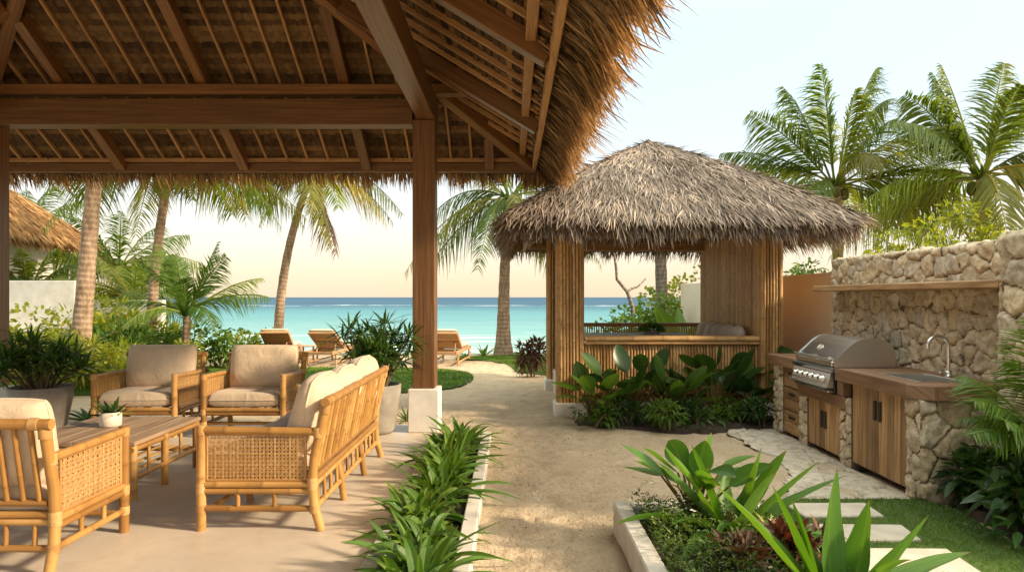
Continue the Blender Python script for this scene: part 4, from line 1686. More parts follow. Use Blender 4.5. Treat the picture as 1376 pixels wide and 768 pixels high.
# ---- the grill
GY_0, GY_1 = 6.26, 7.09
g = thing('gas_grill', 'stainless steel built-in gas grill with closed hood and row of knobs', 'grill', (2.9, (GY_0 + GY_1) / 2, .58))
hw = (GY_1 - GY_0) / 2


def prof_extrude(mb, prof, y0, y1, cap=True):
    """profile (x, z) swept along y"""
    p = np.array(prof, float)
    n = len(p)
    v = np.concatenate([np.c_[p[:, 0], np.full(n, y0), p[:, 1]], np.c_[p[:, 0], np.full(n, y1), p[:, 1]]])
    s = np.concatenate([[0], np.cumsum(np.linalg.norm(np.diff(p, axis=0), axis=1))])
    a = np.c_[np.tile(s, 2), v[:, 1], np.full(2 * n, .5)]
    f = [(i, (i + 1) % n, n + (i + 1) % n, n + i) for i in range(n)]
    mb.add(v, a, f)
    if cap:
        c = p.mean(0)
        for y, o in ((y0, 0), (y1, 1)):
            vv = np.concatenate([np.c_[p[:, 0], np.full(n, y), p[:, 1]], [[c[0], y, c[1]]]])
            ff = [(i, (i + 1) % n, n) if o else ((i + 1) % n, i, n) for i in range(n)]
            mb.add(vv, np.tile((0, 0, .5), (n + 1, 1)), ff)


th_ = np.linspace(0, 1, 14)
lid = [(-.005, .245), (-.005, .30)]
arc = [(.0 + .24 * (1 - math.cos(a)) * 1.0, .31 + .20 * math.sin(a)) for a in np.linspace(.12, math.pi / 2, 12)]
lid += [(.02, .335), (.07, .385), (.13, .445), (.18, .485), (.225, .505), (.29, .513), (.38, .508), (.45, .485), (.50, .435), (.525, .36), (.525, .245)]
lid = [(x, .245 + (z - .245) * .93) for x, z in lid]
m = MB()
prof_extrude(m, lid, -hw + .015, hw - .015, True)
hood = m.build('hood', MAT['steel'], g)
for s in (-1, 1):        # raised side bands
    m = MB()
    band = [(x - .004 if x < .2 else x, z + .006) for x, z in lid]
    band[0] = (-.012, .244)
    band[1] = (-.012, .31)
    band[-1] = (.524, .244)
    prof_extrude(m, band, s * hw - .016, s * hw + .016)
    m.build('hood_band', MAT['steel'], hood)
m = MB()
m.tube([(-.05, -hw + .05, .315), (-.05, hw - .05, .315)], .013, 12)
for s in (-1, 0, 1):
    m.bar((-.05, s * (hw - .1), .315), (.01, s * (hw - .1), .315), .03, .02)
m.build('handle', MAT['steel'], hood, True)
m = MB()
m.bar((-.016, -hw + .03, .268), (-.016, hw - .03, .268), .02, .045, ch=.006)
m.build('trim', MAT['steel'], hood)
m = MB()      # thermometer on the hood
c = np.array((.088, .10, .385))
nrm_ = norm(np.array((-.75, 0, .66)))
m.tube([c - nrm_ * .005, c + nrm_ * .016], [.036, .034], 20)
m.build('thermometer', MAT['steel'], hood, True)
m = MB()
m.tube([c + nrm_ * .016, c + nrm_ * .018], [.026, .026], 20)
m.build('dial', MAT['ceramic'], hood)
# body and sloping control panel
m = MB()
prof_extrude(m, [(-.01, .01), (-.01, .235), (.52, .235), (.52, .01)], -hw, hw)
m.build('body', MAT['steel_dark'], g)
m = MB()
prof_extrude(m, [(-.075, .055), (-.045, .185), (-.015, .185), (-.015, .055)], -hw + .01, hw - .01)
panel = m.build('control_panel', MAT['steel'], g)
m = MB()
prof_extrude(m, [(-.05, .195), (-.06, .225), (-.05, .238), (-.012, .238), (-.012, .195)], -hw - .01, hw + .01)
m.build('front_trim', MAT['steel'], g)
m = MB()
m.bar((-.035, -hw + .03, .02), (-.035, hw - .03, .02), .05, .02, ch=.005)
m.build('drip_tray', MAT['steel'], g)
pn = norm(np.array((-.13, 0, .03)))
for k in range(6):
    y = -hw + .13 + k * (2 * hw - .26) / 5
    b = np.array((-.062, y, .125))
    m = MB()
    m.tube([b, b + pn * .012, b + pn * .014, b + pn * .045], [.036, .034, .024, .021], 16)
    kb = m.build('knob', MAT['steel'], panel, True)
    m = MB()
    m.tube([b + pn * .045, b + pn * .047], [.014, .014], 12)
    m.build('knob_cap', MAT['black'], kb)
m = MB()
m.tube([(-.095, -hw + .03, .06), (-.095, hw - .03, .06)], .011, 10)
for s in (-1, 1):
    m.bar((-.095, s * (hw - .07), .06), (-.06, s * (hw - .07), .07), .02, .016)
m.build('towel_rail', MAT['steel'], g, True)

# ================================================================ RATTAN SEATING
def seat(name, label, W_, D, group=None, ncush=1, mids=0):
    """bamboo lounge seat; local +y is the front, z = 0 the floor"""
    t = thing(name, label, 'sofa' if ncush > 1 else 'armchair', group=group)
    hx, hy = W_ / 2, D / 2
    B, WR = MAT['bamboo'], MAT['binding']
    rl = .029
    front = hy - rl
    rear = -hy + .06
    AZ = .625
    # legs
    for s in (-1, 1):
        m = MB()
        m.pole((s * (hx - rl), front, 0), (s * (hx - rl), front, .655), rl, 12, .24)
        m.build('front_leg', B, t, True)
        m = MB()
        q = [(s * (hx - rl), -hy + .005, 0), (s * (hx - rl), rear - .012, .15), (s * (hx - rl), rear, .30), (s * (hx - rl), rear - .012, .45), (s * (hx - rl), -hy - .03, .80)]
        m.tube([q[0], q[1], q[2]], [rl * .95, rl, rl], 12)
        m.tube([q[2], q[3], q[4]], [rl, rl, rl * .97], 12)
        m.build('rear_leg', B, t, True)
    # side frames
    yr = rear
    for s in (-1, 1):
        x = s * (hx - rl)
        m = MB()
        m.pole((x, front + .005, AZ), (x, -hy + .018, AZ - .012), .025, 10, .3)
        m.pole((x, front, .285), (x, yr, .285), .022, 8, .3)
        m.pole((x, front, .245), (x, yr, .245), .020, 8, .3)
        m.pole((x, front, .135), (x, -hy + .05, .135), .020, 8, .3)
        for fr in (.33, .66):
            y = front + (yr - front) * fr
            m.pole((x, y, .14), (x, y, .24), .014, 8, .3)
        sf = m.build('side_frame', B, t, True)
        for (y, z, L_) in ((front, .262, .06), (front, .135, .05), (front, .62, .05), (yr, .29, .075), (-hy + .045, .135, .05), (-hy + .022, .61, .06)):
            m = MB()
            m.wrap((x, y, z), (0, 0, 1), rl * 1.1, L_)
            m.build('binding', WR, sf, True)
        # woven cane between arm rail and seat rail
        y0, y1, z0, z1 = yr + .045, front - .04, .315, AZ - .033
        m = MB()
        py = .0225
        nv = int((y1 - y0) / py)
        nh = int((z1 - z0) / py)
        st = .005
        for i in range(nv + 1):
            y = y0 + (y1 - y0) * i / nv
            for o in (-.0034, .0034):
                m.bar((x + .0015 * ((i % 2) * 2 - 1), y + o, z0), (x + .0015 * ((i % 2) * 2 - 1), y + o, z1), .0018, .0044, (0, 1, 0), .0004)
        for i in range(nh + 1):
            z = z0 + (z1 - z0) * i / nh
            for o in (-.0034, .0034):
                m.bar((x, y0, z + o), (x, y1, z + o), .0018, .0044, (0, 0, 1), .0004)
        hyp = (z1 - z0)
        for sg in (1, -1):       # the two diagonals of the weave
            y = y0 - hyp
            while y < y1:
                a0, a1 = max(y, y0), min(y + hyp, y1)
                if a1 - a0 > .01:
                    za, zb = a0 - y, a1 - y
                    if sg < 0:
                        za, zb = hyp - za, hyp - zb
                    m.bar((x + .003 * sg, a0, z0 + za), (x + .003 * sg, a1, z0 + zb), .0014, .0034, (1, 0, 0) if False else (0, 0, 1), .0003)
                y += py * 2
        m.build('cane_panel', MAT['cane'], sf)
        m = MB()
        for (p, q) in (((x, y0 - .006, z0 - .004), (x, y1 + .006, z0 - .004)), ((x, y0 - .006, z1 + .004), (x, y1 + .006, z1 + .004)), ((x, y0 - .004, z0), (x, y0 - .004, z1)), ((x, y1 + .004, z0), (x, y1 + .004, z1))):
            m.tube([p, q], .0075, 8)
        m.build('panel_border', WR, sf, True)
    # front and back rails
    m = MB()
    xa, xb = -hx + 2 * rl, hx - 2 * rl
    for (y, z, r) in ((front, .285, .022), (front, .245, .020), (yr, .31, .021), (yr, .272, .020), (-hy + .05, .135, .019), (front - .06, .135, .018)):
        m.pole((xa, y, z), (xb, y, z), r, 8, .34)
    n = max(2, int(W_ / .17))
    for i in range(n):
        x = xa + (xb - xa) * (i + .5) / n
        m.pole((x, -hy + .055, .14), (x, yr, .265), .013, 6, .3)
    for i in range(max(4, int(W_ / .2))):
        x = xa + (xb - xa) * (i + .5) / max(4, int(W_ / .2))
        m.bar((x, yr, .300), (x, front - .02, .300), .03, .016)
    m.build('seat_frame', B, t, True)
    for k in range(mids):
        x = -hx + W_ * (k + 1) / (mids + 1)
        m = MB()
        m.pole((x, -hy + .02, 0), (x, yr, .262), .024, 10, .3)
        m.build('middle_leg', B, t, True)
        m = MB()
        m.pole((x, front - .06, 0), (x, front - .02, .235), .024, 10, .3)
        m.build('middle_leg', B, t, True)
    # back: top rail and leaning spindles
    m = MB()
    ty, tz = -hy - .032, .80
    m.pole((-hx - .012, ty, tz), (hx + .012, ty, tz), .028, 12, .34)
    m.pole((xa, -hy + .048, .375), (xb, -hy + .048, .375), .019, 8, .34)
    n = int(round((W_ - .12) / .085))
    for i in range(n):
        x = xa + (xb - xa) * (i + .5) / n
        m.pole((x, -hy + .048, .375), (x, ty, tz), .0145, 8, .3)
    bk = m.build('backrest', B, t, True)
    for s in (-1, 1):
        for c_, d_ in (((s * (hx - .075), ty, tz), (1, 0, 0)), ((s * (hx - rl), ty + .012, tz - .05), (0, -.1, 1))):
            m = MB()
            m.wrap(c_, d_, .032, .05)
            m.build('binding', WR, bk, True)
    # cushions
    cw = (W_ - .13) / ncush
    for i in range(ncush):
        x = -W_ / 2 + .065 + cw * (i + .5)
        m = MB()
        pillow_mesh(m, (x, .025, .385), (cw - .004, D - .085, .165), (1, 0, 0), (0, 1, 0), 10, 19, .24, i + 3)
        m.build('seat_cushion', MAT['seat_fabric'], t, True)
        m = MB()
        pillow_mesh(m, (x + .01 * (i - 1), -hy + .125, .675 if ncush == 1 else .69 - .015 * (i == 1)), (cw - .01, .48 if ncush == 1 else .51, .21 if ncush == 1 else .25), (-1, 0, 0), (0, -.20, 1), 6 if ncush == 1 else 4, 19, .40 if ncush == 1 else .5, i + 7 + ncush, .5, .03 if ncush == 1 else .15)
        m.build('back_cushion', MAT['cushion'], t, True)
    return t


ch = seat('armchair', 'rattan armchair facing the sea with its spindle back to the viewer', .88, .74, 'rattan armchairs round the low table')
ch.location = (-2.81, 3.985, 0)
dup(ch, (-2.78, 7.58, 0), math.pi, 'rattan armchair with back to the lawn, nearer the sofa')
dup(ch, (-3.93, 7.60, 0), math.pi + .03, 'rattan armchair with back to the lawn, beside the big potted plant')
so = seat('sofa', 'long three-cushion rattan sofa seen end-on with slatted bamboo back', 2.06, .78, None, 3, 2)
so.location = (-1.575, 5.36, 0)
so.rotation_euler = (0, 0, math.pi / 2)

# the low table
t = thing('coffee_table', 'low table with weathered plank top on bamboo legs amid the rattan seats', 'coffee table', (-3.12, 5.48, 0))
hx, hy = .45, .525
m = MB()
for i in range(6):
    y0 = -hx + i * .15
    m.box(y0 + .001, y0 + .149, -hy, hy, .395 + rng.uniform(-.001, .001), .425, .004)
m.build('table_top', MAT['tabletop'], t)
for sx in (-1, 1):
    for y in (-hy + .03, -.04, hy - .03):
        m = MB()
        m.pole((sx * (hx - .03), y, 0), (sx * (hx - .03), y, .394), .027, 10, .22)
        m.build('leg', MAT['bamboo'], t, True)
    m = MB()
    for z, r in ((.365, .022), (.16, .02)):
        m.pole((sx * (hx - .03), -hy, z), (sx * (hx - .03), hy, z), r, 8, .3)
    for y in (-.28, .22):
        m.pole((sx * (hx - .03), y, .16), (sx * (hx - .03), y, .36), .013, 6)
    m.build('side_rail', MAT['bamboo'], t, True)
for sy in (-1, 1):
    m = MB()
    for z, r in ((.365, .022), (.16, .02)):
        m.pole((-hx + .03, sy * (hy - .03), z), (hx - .03, sy * (hy - .03), z), r, 8, .3)
    m.build('end_rail', MAT['bamboo'], t, True)
m = MB()
for i in range(7):
    x = -hx + .1 + i * .117
    m.bar((x, -hy + .03, .185), (x, hy - .03, .185), .03, .014)
m.build('lower_shelf', MAT['bamboo'], t)

# ---------------------------------------------------------------- sun loungers
def lounger():
    t = thing('sun_lounger', 'x', 'sun lounger', group='teak sun loungers facing the sea')
    L_ = MAT['lounger']
    m = MB()
    for s in (-1, 1):
        m.bar((s * .31, -.95, .29), (s * .31, 1.0, .29), .035, .075)
    for y in (-.93, .98, -.1):
        m.bar((-.29, y, .285), (.29, y, .285), .035, .065)
    for s in (-1, 1):
        m.bar((s * .31, -.62, .075), (s * .31, .7, .075), .03, .035)
    m.build('frame', L_, t)
    for s in (-1, 1):
        for y in (-.7, .78):
            m = MB()
            m.bar((s * .31, y, 0), (s * .31, y, .25), .045, .045, (1, 0, 0))
            m.build('leg', L_, t)
    m = MB()
    for i in range(14):
        m.bar((-.28, -.02 + i * .07, .33), (.28, -.02 + i * .07, .33), .052, .016)
    m.build('seat_slats', L_, t)
    m = MB()
    q0, q1 = np.array((0, -.08, .33)), np.array((0, -.72, .70))
    dv = (q1 - q0)
    up = norm(np.cross((1, 0, 0), dv))
    for s in (-1, 1):
        m.bar(q0 + (s * .285, 0, 0), q1 + (s * .285, 0, 0), .04, .045, up)
    for i in range(11):
        c = q0 + dv * (i + .4) / 11
        m.bar(c - (.265, 0, 0), c + (.265, 0, 0), .05, .016, up)
    m.bar(q1 - (.3, 0, 0), q1 + (.3, 0, 0), .05, .045, up)
    c = q0 + dv * .5
    m.bar(c - (.27, 0, .03), c + (.27, 0, -.03), .035, .03, up)
    m.bar(c + (.2, 0, -.03), (.2, -.5, .27), .03, .025)
    m.bar(c + (-.2, 0, -.03), (-.2, -.5, .27), .03, .025)
    m.build('backrest', L_, t)
    m = MB()
    n_ = -up if up[2] < 0 else up
    pillow_mesh(m, q0 + dv * .53 + n_ * .055, (.60, .76, .10), (1, 0, 0), dv, 10, 9, .25, 2)
    pillow_mesh(m, (0, .46, .385), (.60, 1.0, .09), (1, 0, 0), (0, 1, 0), 10, 9, .25, 3)
    m.build('mattress', MAT['cushion'], t, True)
    return t


lo = lounger()
lo['label'] = 'teak sun lounger seen between the terrace post and the palm at the lawn'
lo.location = (-1.40, 15.75, GZ + .0)
lo.rotation_euler = (0, 0, -.10)
dup(lo, (-4.02, 15.75, GZ), -.10, 'teak sun lounger standing just left of the tall potted plant')
dup(lo, (-5.28, 16.0, GZ), .12, 'teak sun lounger half hidden behind the armchair near the sofa')
t = thing('side_table', 'small slatted wooden side table between two sun loungers', 'side table', (-4.63, 15.9, GZ))
m = MB()
for i in range(5):
    m.box(-.19 + i * .077, -.12 + i * .077, -.19, .19, .36, .38, .004)
m.build('table_top', MAT['lounger'], t)
for sx in (-1, 1):
    for sy in (-1, 1):
        m = MB()
        m.bar((sx * .16, sy * .16, 0), (sx * .16, sy * .16, .36), .035, .035, (1, 0, 0))
        m.build('leg', MAT['lounger'], t)

# ================================================================ PALMS AND PLANTS
def frond(mb, base, az, el, L, g, nl=46, lw=.04, ll=.26, rand=.5, tw=0.0, curl=.35, stem=.025, sparse=0.0):
    """one pinnate leaf: a drooping midrib with leaflets on both sides"""
    d = sph(az, el)
    s = np.linspace(0, 1, 14)
    P = np.array(base) + L * (d * s[:, None] + np.array((0, 0, -1.0)) * g * (s ** 2.2)[:, None])
    mb.tube(P, stem * (1 - .85 * s), 5, rand=min(1, rand + .35), cap=False)
    q = np.linspace(.13, .995, nl)
    if sparse:
        q = q[rng.random(nl) > sparse]
    q = np.clip(q + rng.normal(0, .004, len(q)), .1, 1)
    pos = np.stack([np.interp(q, s, P[:, i]) for i in range(3)], 1)
    T = norm(d + np.array((0, 0, -1.0)) * g * 2.2 * (q ** 1.2)[:, None])
    side0 = np.array((-math.sin(az), math.cos(az), 0))
    N = np.cross(side0, T)
    side = side0 * math.cos(tw) + N * math.sin(tw)
    N = norm(np.cross(side, T))
    N *= np.where(N[:, 2:3] < -.3, -1, 1) if False else 1
    ln = L * ll * (.45 + .75 * np.sin(np.clip(q * 1.12, 0, 1) * math.pi) ** .7) * (1 - .35 * q ** 4)
    for sg in (-1, 1):
        al = np.radians(28 + 34 * q) + rng.normal(0, .06, len(q))
        al = math.pi / 2 - al
        dv = side * sg * np.cos(al)[:, None] * 1.0 + T * np.sin(al)[:, None] - N * (-.22)
        dv = norm(dv) + rng.normal(0, .05, (len(q), 3))
        mb.straps(pos, dv, N + rng.normal(0, .2, (len(q), 3)), ln * rng.uniform(.85, 1.1, len(q)), lw * (1 - .3 * q), curl * rng.uniform(.5, 1.4, len(q)), 4,
                  lambda x: max(.08, min(1, 6 * x + .3) * (1 - x ** 2.2)), rand=np.clip(rand + rng.normal(0, .13, len(q)), 0, 1), fold=0)


def palm(label, base, top, r0, r1, fronds, L, group='coconut palms along the beach', name='coconut_palm', gold=0, dry=(), nl=52, lw=.045, mat='palm', bark='bark', curve=.0, nuts=0, ll=.26, curl=.62):
    t = thing(name, label, 'palm tree', tuple(base), group=group)
    b, tp = np.zeros(3), np.array(top, float) - np.array(base, float)
    s = np.linspace(0, 1, 26)
    P = b + tp * s[:, None]
    hor = np.array((tp[0], tp[1], 0))
    P -= hor * (curve * s * (1 - s) * 4)[:, None]
    rad = r0 + (r1 - r0) * s ** .8 + r0 * .55 * np.exp(-s * 14) + .005 * np.sin(np.arange(26) * 2.4)
    m = MB()
    P[0, 2] -= .12
    m.tube(P, rad, 14)
    m.build('trunk', MAT[bark], t, True)
    m, mg, md = MB(), MB(), MB()
    c = tp + (0, 0, .05)
    for i, f in enumerate(fronds):
        az, el, l, g = f[:4]
        k = f[4] if len(f) > 4 else ''
        mb = {'g': mg, 'd': md}.get(k, m)
        frond(mb, c + np.array((0, 0, rng.uniform(-.08, .08))) + sph(az, 0) * r1 * .6, az, el, L * l, g, nl, lw, ll, np.clip(rng.normal(.45, .2), 0, 1), rng.normal(0, .5), .9 if k == 'd' else curl, .022 + .008 * L / 3, .35 if k == 'd' else .0)
    for i in range(12):       # sheath fibres and stubs round the bud
        az = rng.uniform(0, 6.28)
        m.straps([c + sph(az, 0) * r1 * .5 - (0, 0, .15)], sph([az], [1.0]), (0, 0, 1), .5, .09, .1, 3, rand=.2)
    m.build('crown', MAT[mat], t)
    if mg.n:
        mg.build('yellowing_fronds', MAT['palm_gold'], t)
    if md.n:
        md.build('dry_fronds', MAT['palm_dry'], t)
    for i in range(nuts):
        az = i * 2.1
        m = MB()
        m.lathe([(0.0, -.13), (.06, -.115), (.10, -.05), (.105, .02), (.08, .09), (0.0, .13)], tuple(c + sph(az, 0) * (r1 + .1) - (0, 0, .22 + .06 * (i % 2))), 12)
        m.build('coconut', MAT['palm_gold'], t, True)
    return t


def ring(n, el, L, g, a0=0.0, kind='', jit=.2):
    return [(a0 + 2 * math.pi * i / n + rng.normal(0, jit), el + rng.normal(0, .12), L * rng.uniform(.88, 1.1), g * rng.uniform(.8, 1.2), kind) for i in range(n)]


def IM(deg, depth=0.0):
    """azimuth of a frond that points right (0) or left (180) in the photograph, swung toward/away from the viewer"""
    return R(deg) + depth


R_, L_az = 0.0, math.pi
# P1, P2: trunks at the left whose crowns stand above the pavilion eave
palm('coconut palm with the thickest straight trunk, at the left behind the big potted plant', (-7.45, 12.0, GZ), (-7.05, 12.0, 4.9), .165, .105,
     ring(7, .9, 1, .35) + ring(8, .3, 1.05, .55, .4) + ring(6, -.2, .9, .5, .2), 2.9, nuts=4)
palm('slim coconut palm between the thick trunk and the young palm, leaning right', (-7.75, 15.0, GZ), (-7.28, 15.0, 4.45), .115, .085,
     ring(6, .9, 1, .35) + ring(6, .25, 1.0, .6, .3, 'g') + [(-.25, .1, .95, .75, ''), (.4, .15, 1.0, .7, 'g'), (-1.2, -.1, .75, .5, 'g'), (3.4, -.1, .9, .6, ''), (-.9, -.3, .6, .4, 'g')], 2.7, curve=.25, nuts=5)
palm('coconut palm leaning right over the sea, with a dry hanging frond', (-6.0, 18.0, -.1), (-5.18, 18.0, 4.55), .13, .085,
     ring(5, .95, 1, .3) + [(.05, .35, 1.0, .75, 'g'), (-.5, .2, 1.0, .75, 'g'), (.35, .15, .85, .7, 'g'), (3.1, .3, .85, .7, ''), (3.5, .25, .9, .8, 'g'), (2.6, .1, .8, .7, 'g'), (-1.3, .0, .8, .6, 'g'),
                                (-1.0, -.75, .85, .3, 'g'), (-.7, -1.05, .85, .15, 'd'), (1.5, .4, 1, .6, '')], 2.45, curve=.30, nuts=4)
palm('coconut palm standing between the terrace post and the gazebo', (-.22, 17.9, GZ), (-.08, 17.9, 3.95), .19, .10,
     ring(5, 1.0, .9, .3, .5) + [(math.pi + .1, .45, .95, .75, ''), (math.pi - .35, .15, 1.0, .85, ''), (math.pi + .5, .05, 1.1, .75, 'g'), (math.pi + .2, -.45, .95, .45, ''), (.1, .55, 1.15, .45, ''), (-.3, .25, 1.1, .6, ''),
                                   (.3, .05, 1.0, .7, 'g'), (-.2, -.75, .9, .3, 'g'), (-1.3, .2, .9, .9, 'g'), (-1.9, -.1, .85, .8, ''), (1.6, .3, 1, .6, ''), (-.8, -.2, .9, .6, '')], 2.5, curve=.3, nuts=0)
# right-hand palms behind the stone wall
palm('tall coconut palm just right of the gazebo roof', (7.98, 17.0, GZ), (7.87, 17.0, 4.15), .16, .11,
     [(math.pi, 1.22, 1.06, .26, ''), (math.pi + .6, 1.42, 1.12, .24, ''), (-.4, 1.36, 1.15, .30, ''), (.2, 1.20, 1.15, .38, ''), (-1.4, 1.35, .95, .3, ''), (1.5, 1.2, 1.05, .3, ''), (.35, 1.0, 1.1, .34, ''),
      (.0, .62, 1.1, .34, ''), (-.25, .28, 1.05, .38, ''), (-.5, .10, 1.1, .46, ''), (.3, -.05, 1.1, .4, ''), (math.pi + .05, .42, .98, .36, ''), (math.pi - .15, .60, .95, .3, ''), (math.pi - .3, -.02, .85, .42, ''), (math.pi + .35, -.22, .85, .42, ''),
      (-1.3, .9, .7, .75, 'g'), (-.7, -.2, .85, .5, ''), (-2.4, -.05, .8, .45, ''), (1.9, .3, 1, .5, ''), (1.0, .2, 1, .5, ''), (math.pi + .2, .80, .95, .2, ''), (-.7, .75, 1, .45, '')],
     3.35, nl=74, lw=.05, curve=.0, nuts=6, ll=.28)
palm('coconut palm nearest the right edge above the stone wall', (10.1, 15.0, GZ), (10.08, 15.0, 4.0), .15, .105,
     [(math.pi - .5, 1.36, 1.08, .20, ''), (.2, 1.42, 1.12, .26, ''), (-.4, 1.15, 1.1, .34, ''), (math.pi, 1.02, 1.0, .26, ''), (math.pi + .3, .70, 1.0, .36, ''), (-1.4, 1.25, .9, .35, ''), (.1, .62, 1.0, .4, ''),
      (-.2, .25, 1.0, .5, ''), (math.pi + .1, .25, .95, .5, ''), (math.pi - .4, .0, .95, .55, 'g'), (.4, 1.0, 1, .3, ''), (1.5, .9, 1, .3, ''), (-1.2, .2, .8, .6, 'g'), (-2.0, -.05, .8, .6, 'g'), (-.6, -.15, .9, .5, ''), (1.8, .2, 1, .5, ''), (math.pi - .2, 1.25, .95, .15, '')],
     3.05, nl=74, lw=.05, nuts=5, ll=.28)
# the palm whose trunk shows through the gazebo
palm('palm trunk wrapped in old leaf bases, seen through the gazebo opening', (3.72, 17.2, GZ), (3.62, 17.2, 3.7), .16, .13, ring(7, .7, 1, .5) + ring(6, .1, .9, .5), 1.7, nl=40, bark='bark_grey')
# young palms
palm('young coconut palm with low arching fronds in front of the sea', (-6.55, 14.0, GZ), (-6.5, 14.0, 1.12), .085, .075,
     [(-.3, 1.0, 1.05, .22, ''), (.2, .70, 1.15, .26, ''), (-.1, .40, 1.15, .28, ''), (.35, 1.25, 1.05, .10, ''), (math.pi, .95, 1.0, .22, ''), (math.pi + .3, .5, .85, .35, ''), (math.pi - .2, 1.2, 1.05, .15, ''), (-1.3, 1.1, .9, .4, ''), (1.5, .8, 1, .4, ''),
      (-.8, .35, .9, .6, ''), (-2.2, .45, .85, .6, ''), (math.pi - .3, 1.4, .95, .2, ''), (2.2, .5, 1, .5, '')], 1.58, 'young palms', 'young_palm', nl=44, lw=.032, mat='areca', ll=.27, curl=.28)
palm('bushy young palm behind the low white wall between the two tall trunks', (-9.9, 18.2, GZ), (-9.85, 18.2, 1.3), .10, .09,
     ring(6, 1.15, 1.0, .3) + ring(7, .65, 1.05, .5, .3) + ring(6, .2, 1, .6), 1.85, 'young palms', 'young_palm', nl=40, lw=.035, ll=.3, curl=.3)
for (x, y, h, lab) in ((-14.2, 20.0, 3.0, 'palm rising directly behind the thatched hut roof at far left'), (-11.9, 21.0, 2.3, 'palm with drooping fronds right of the thatched hut'), (-11.6, 16.6, 1.5, 'low palm under the eave of the thatched hut')):
    palm(lab, (x, y, GZ), (x + .1, y, h), .13, .10, ring(6, 1.0, 1, .35) + ring(7, .45, 1.05, .5, .3) + ring(6, 0, 1, .6), 2.6 if h > 2 else 1.8, 'palms behind the white wall', 'palm', nl=42, lw=.05)


# ---------------------------------------------------------------- leafy shrubs and small plants
def ovate(x):
    return max(.05, math.sin(math.pi * min(1, x ** .75)) ** .8)


def lance(x):
    return max(.06, min(1, .45 + 2.2 * x) * (1 - x ** 2.4))


def strapp(x):
    return max(.05, min(1, .7 + x) * (1 - x ** 3.2))


def shrub(name, label, c, r, h, n, leaf, w, mat, group=None, cat='shrub', seed=0, stems=6, up=.35, bend=.35, fold=.25, prof=ovate, lumps=7, shell=.5):
    """leafy bush: many leaves through several overlapping clumps, thin stems"""
    t = thing(name, label, cat, tuple(c), group=group)
    g = np.random.default_rng(seed + 100)
    lc = np.stack([g.uniform(-.6, .6, lumps) * r, g.uniform(-.6, .6, lumps) * r, h * g.uniform(.35, .78, lumps)], 1)
    lr = r * g.uniform(.35, .6, lumps)
    k = g.integers(0, lumps, n)
    dirs = norm(g.normal(0, 1, (n, 3)))
    rad = g.uniform(shell, 1, n) ** .5
    pos = lc[k] + dirs * (lr[k] * rad)[:, None] * np.array((1, 1, .85 * h / (2 * r) + .3))
    ok = pos[:, 2] > .01
    pos, dirs, k = pos[ok], dirs[ok], k[ok]
    d = dirs + g.normal(0, .45, pos.shape) + (0, 0, up)
    m = MB()
    m.straps(pos, d, np.array((0, 0, 1.0)) + g.normal(0, .5, pos.shape), leaf * g.uniform(.6, 1.25, len(pos)), w * g.uniform(.75, 1.2, len(pos)), bend, 4, prof, fold,
             rand=np.clip(g.normal(.45, .18, len(pos)) + (g.random(lumps)[k] - .5) * .35, 0, 1))
    m.build('foliage', MAT[mat], t)
    m = MB()
    for i in range(stems):
        q = lc[i % lumps]
        m.tube([(q[0] * .2, q[1] * .2, -.05), (q[0] * .6, q[1] * .6, q[2] * .5), tuple(q)], [.014, .011, .006], 5)
    if stems:
        m.build('stems', MAT['stem'], t)
    return t


def rosette(mb, c, n, L, w, el, bend, fold=.35, nseg=8, prof=strapp, g=None, power=1.9, az0=None, rr=(.1, .9), tw=.4):
    g = g or rng
    az = g.uniform(0, 2 * math.pi) + np.arange(n) * 2.399 + g.normal(0, .2, n)
    e = g.uniform(el[0], el[1], n)
    az_up = sph(az, np.zeros(n))
    m = np.zeros((n, 3)) + (0, 0, 1.0)
    d = sph(az, e)
    up = m - az_up * .001
    b = np.tile(np.array((0, 0, -1.0)), (n, 1)) + az_up * .25
    mb.straps(np.array(c) + az_up * .03, d, up + g.normal(0, .12, (n, 3)), L * g.uniform(.65, 1.15, n), w * g.uniform(.75, 1.2, n), bend * g.uniform(.6, 1.3, n), nseg, prof, fold,
              rand=np.clip(g.uniform(rr[0], rr[1], n), 0, 1), b=b, power=power, twist=g.normal(0, tw, n))


# the strip of lilies along the terrace
ORD = ['nearest the viewer', 'second from the viewer', 'third from the viewer', 'fourth from the viewer', 'fifth from the viewer', 'sixth from the viewer', 'seventh from the viewer',
       'eighth from the viewer', 'ninth from the viewer', 'tenth from the viewer', 'eleventh from the viewer', 'at the far end beside the post plinth']
ys = [2.95, 3.42, 3.85, 4.22, 4.60, 4.95, 5.3, 5.62, 5.95, 6.3, 6.62, 6.95]
for i, y in enumerate(ys):
    g = np.random.default_rng(40 + i)
    m = MB()
    x = -.545 + g.uniform(-.05, .05)
    sz = g.uniform(.82, 1.22)
    for j in range(g.integers(3, 6)):
        q_ = (g.uniform(-.10, .08), g.uniform(-.20, .20), 0)
        k_ = sz * g.uniform(.7, 1.15)
        rosette(m, q_, int(g.integers(8, 14)), .48 * k_, .054 * g.uniform(.8, 1.25), (g.uniform(.3, .7), 1.4), g.uniform(.35, .8), .3, g=g, rr=(g.uniform(0, .3), g.uniform(.6, 1)))
    o = m.build('lily_clump', MAT['lily'], None, False, (x, y, .01))
    tag(o, 'arching strap-leaf lily clump in the kerbed strip, ' + ORD[i], 'lily', 'lily clumps along the terrace edge')
k = 500
m = MB()
q = np.c_[rng.uniform(-.69, -.32, k), rng.uniform(2.3, 7.15, k), np.full(k, .02)]
m.straps(q, sph(rng.uniform(0, 6.28, k), rng.uniform(.1, 1.2, k)), (0, 0, 1), rng.uniform(.03, .10, k), .016, .3, 3, lance, .2)
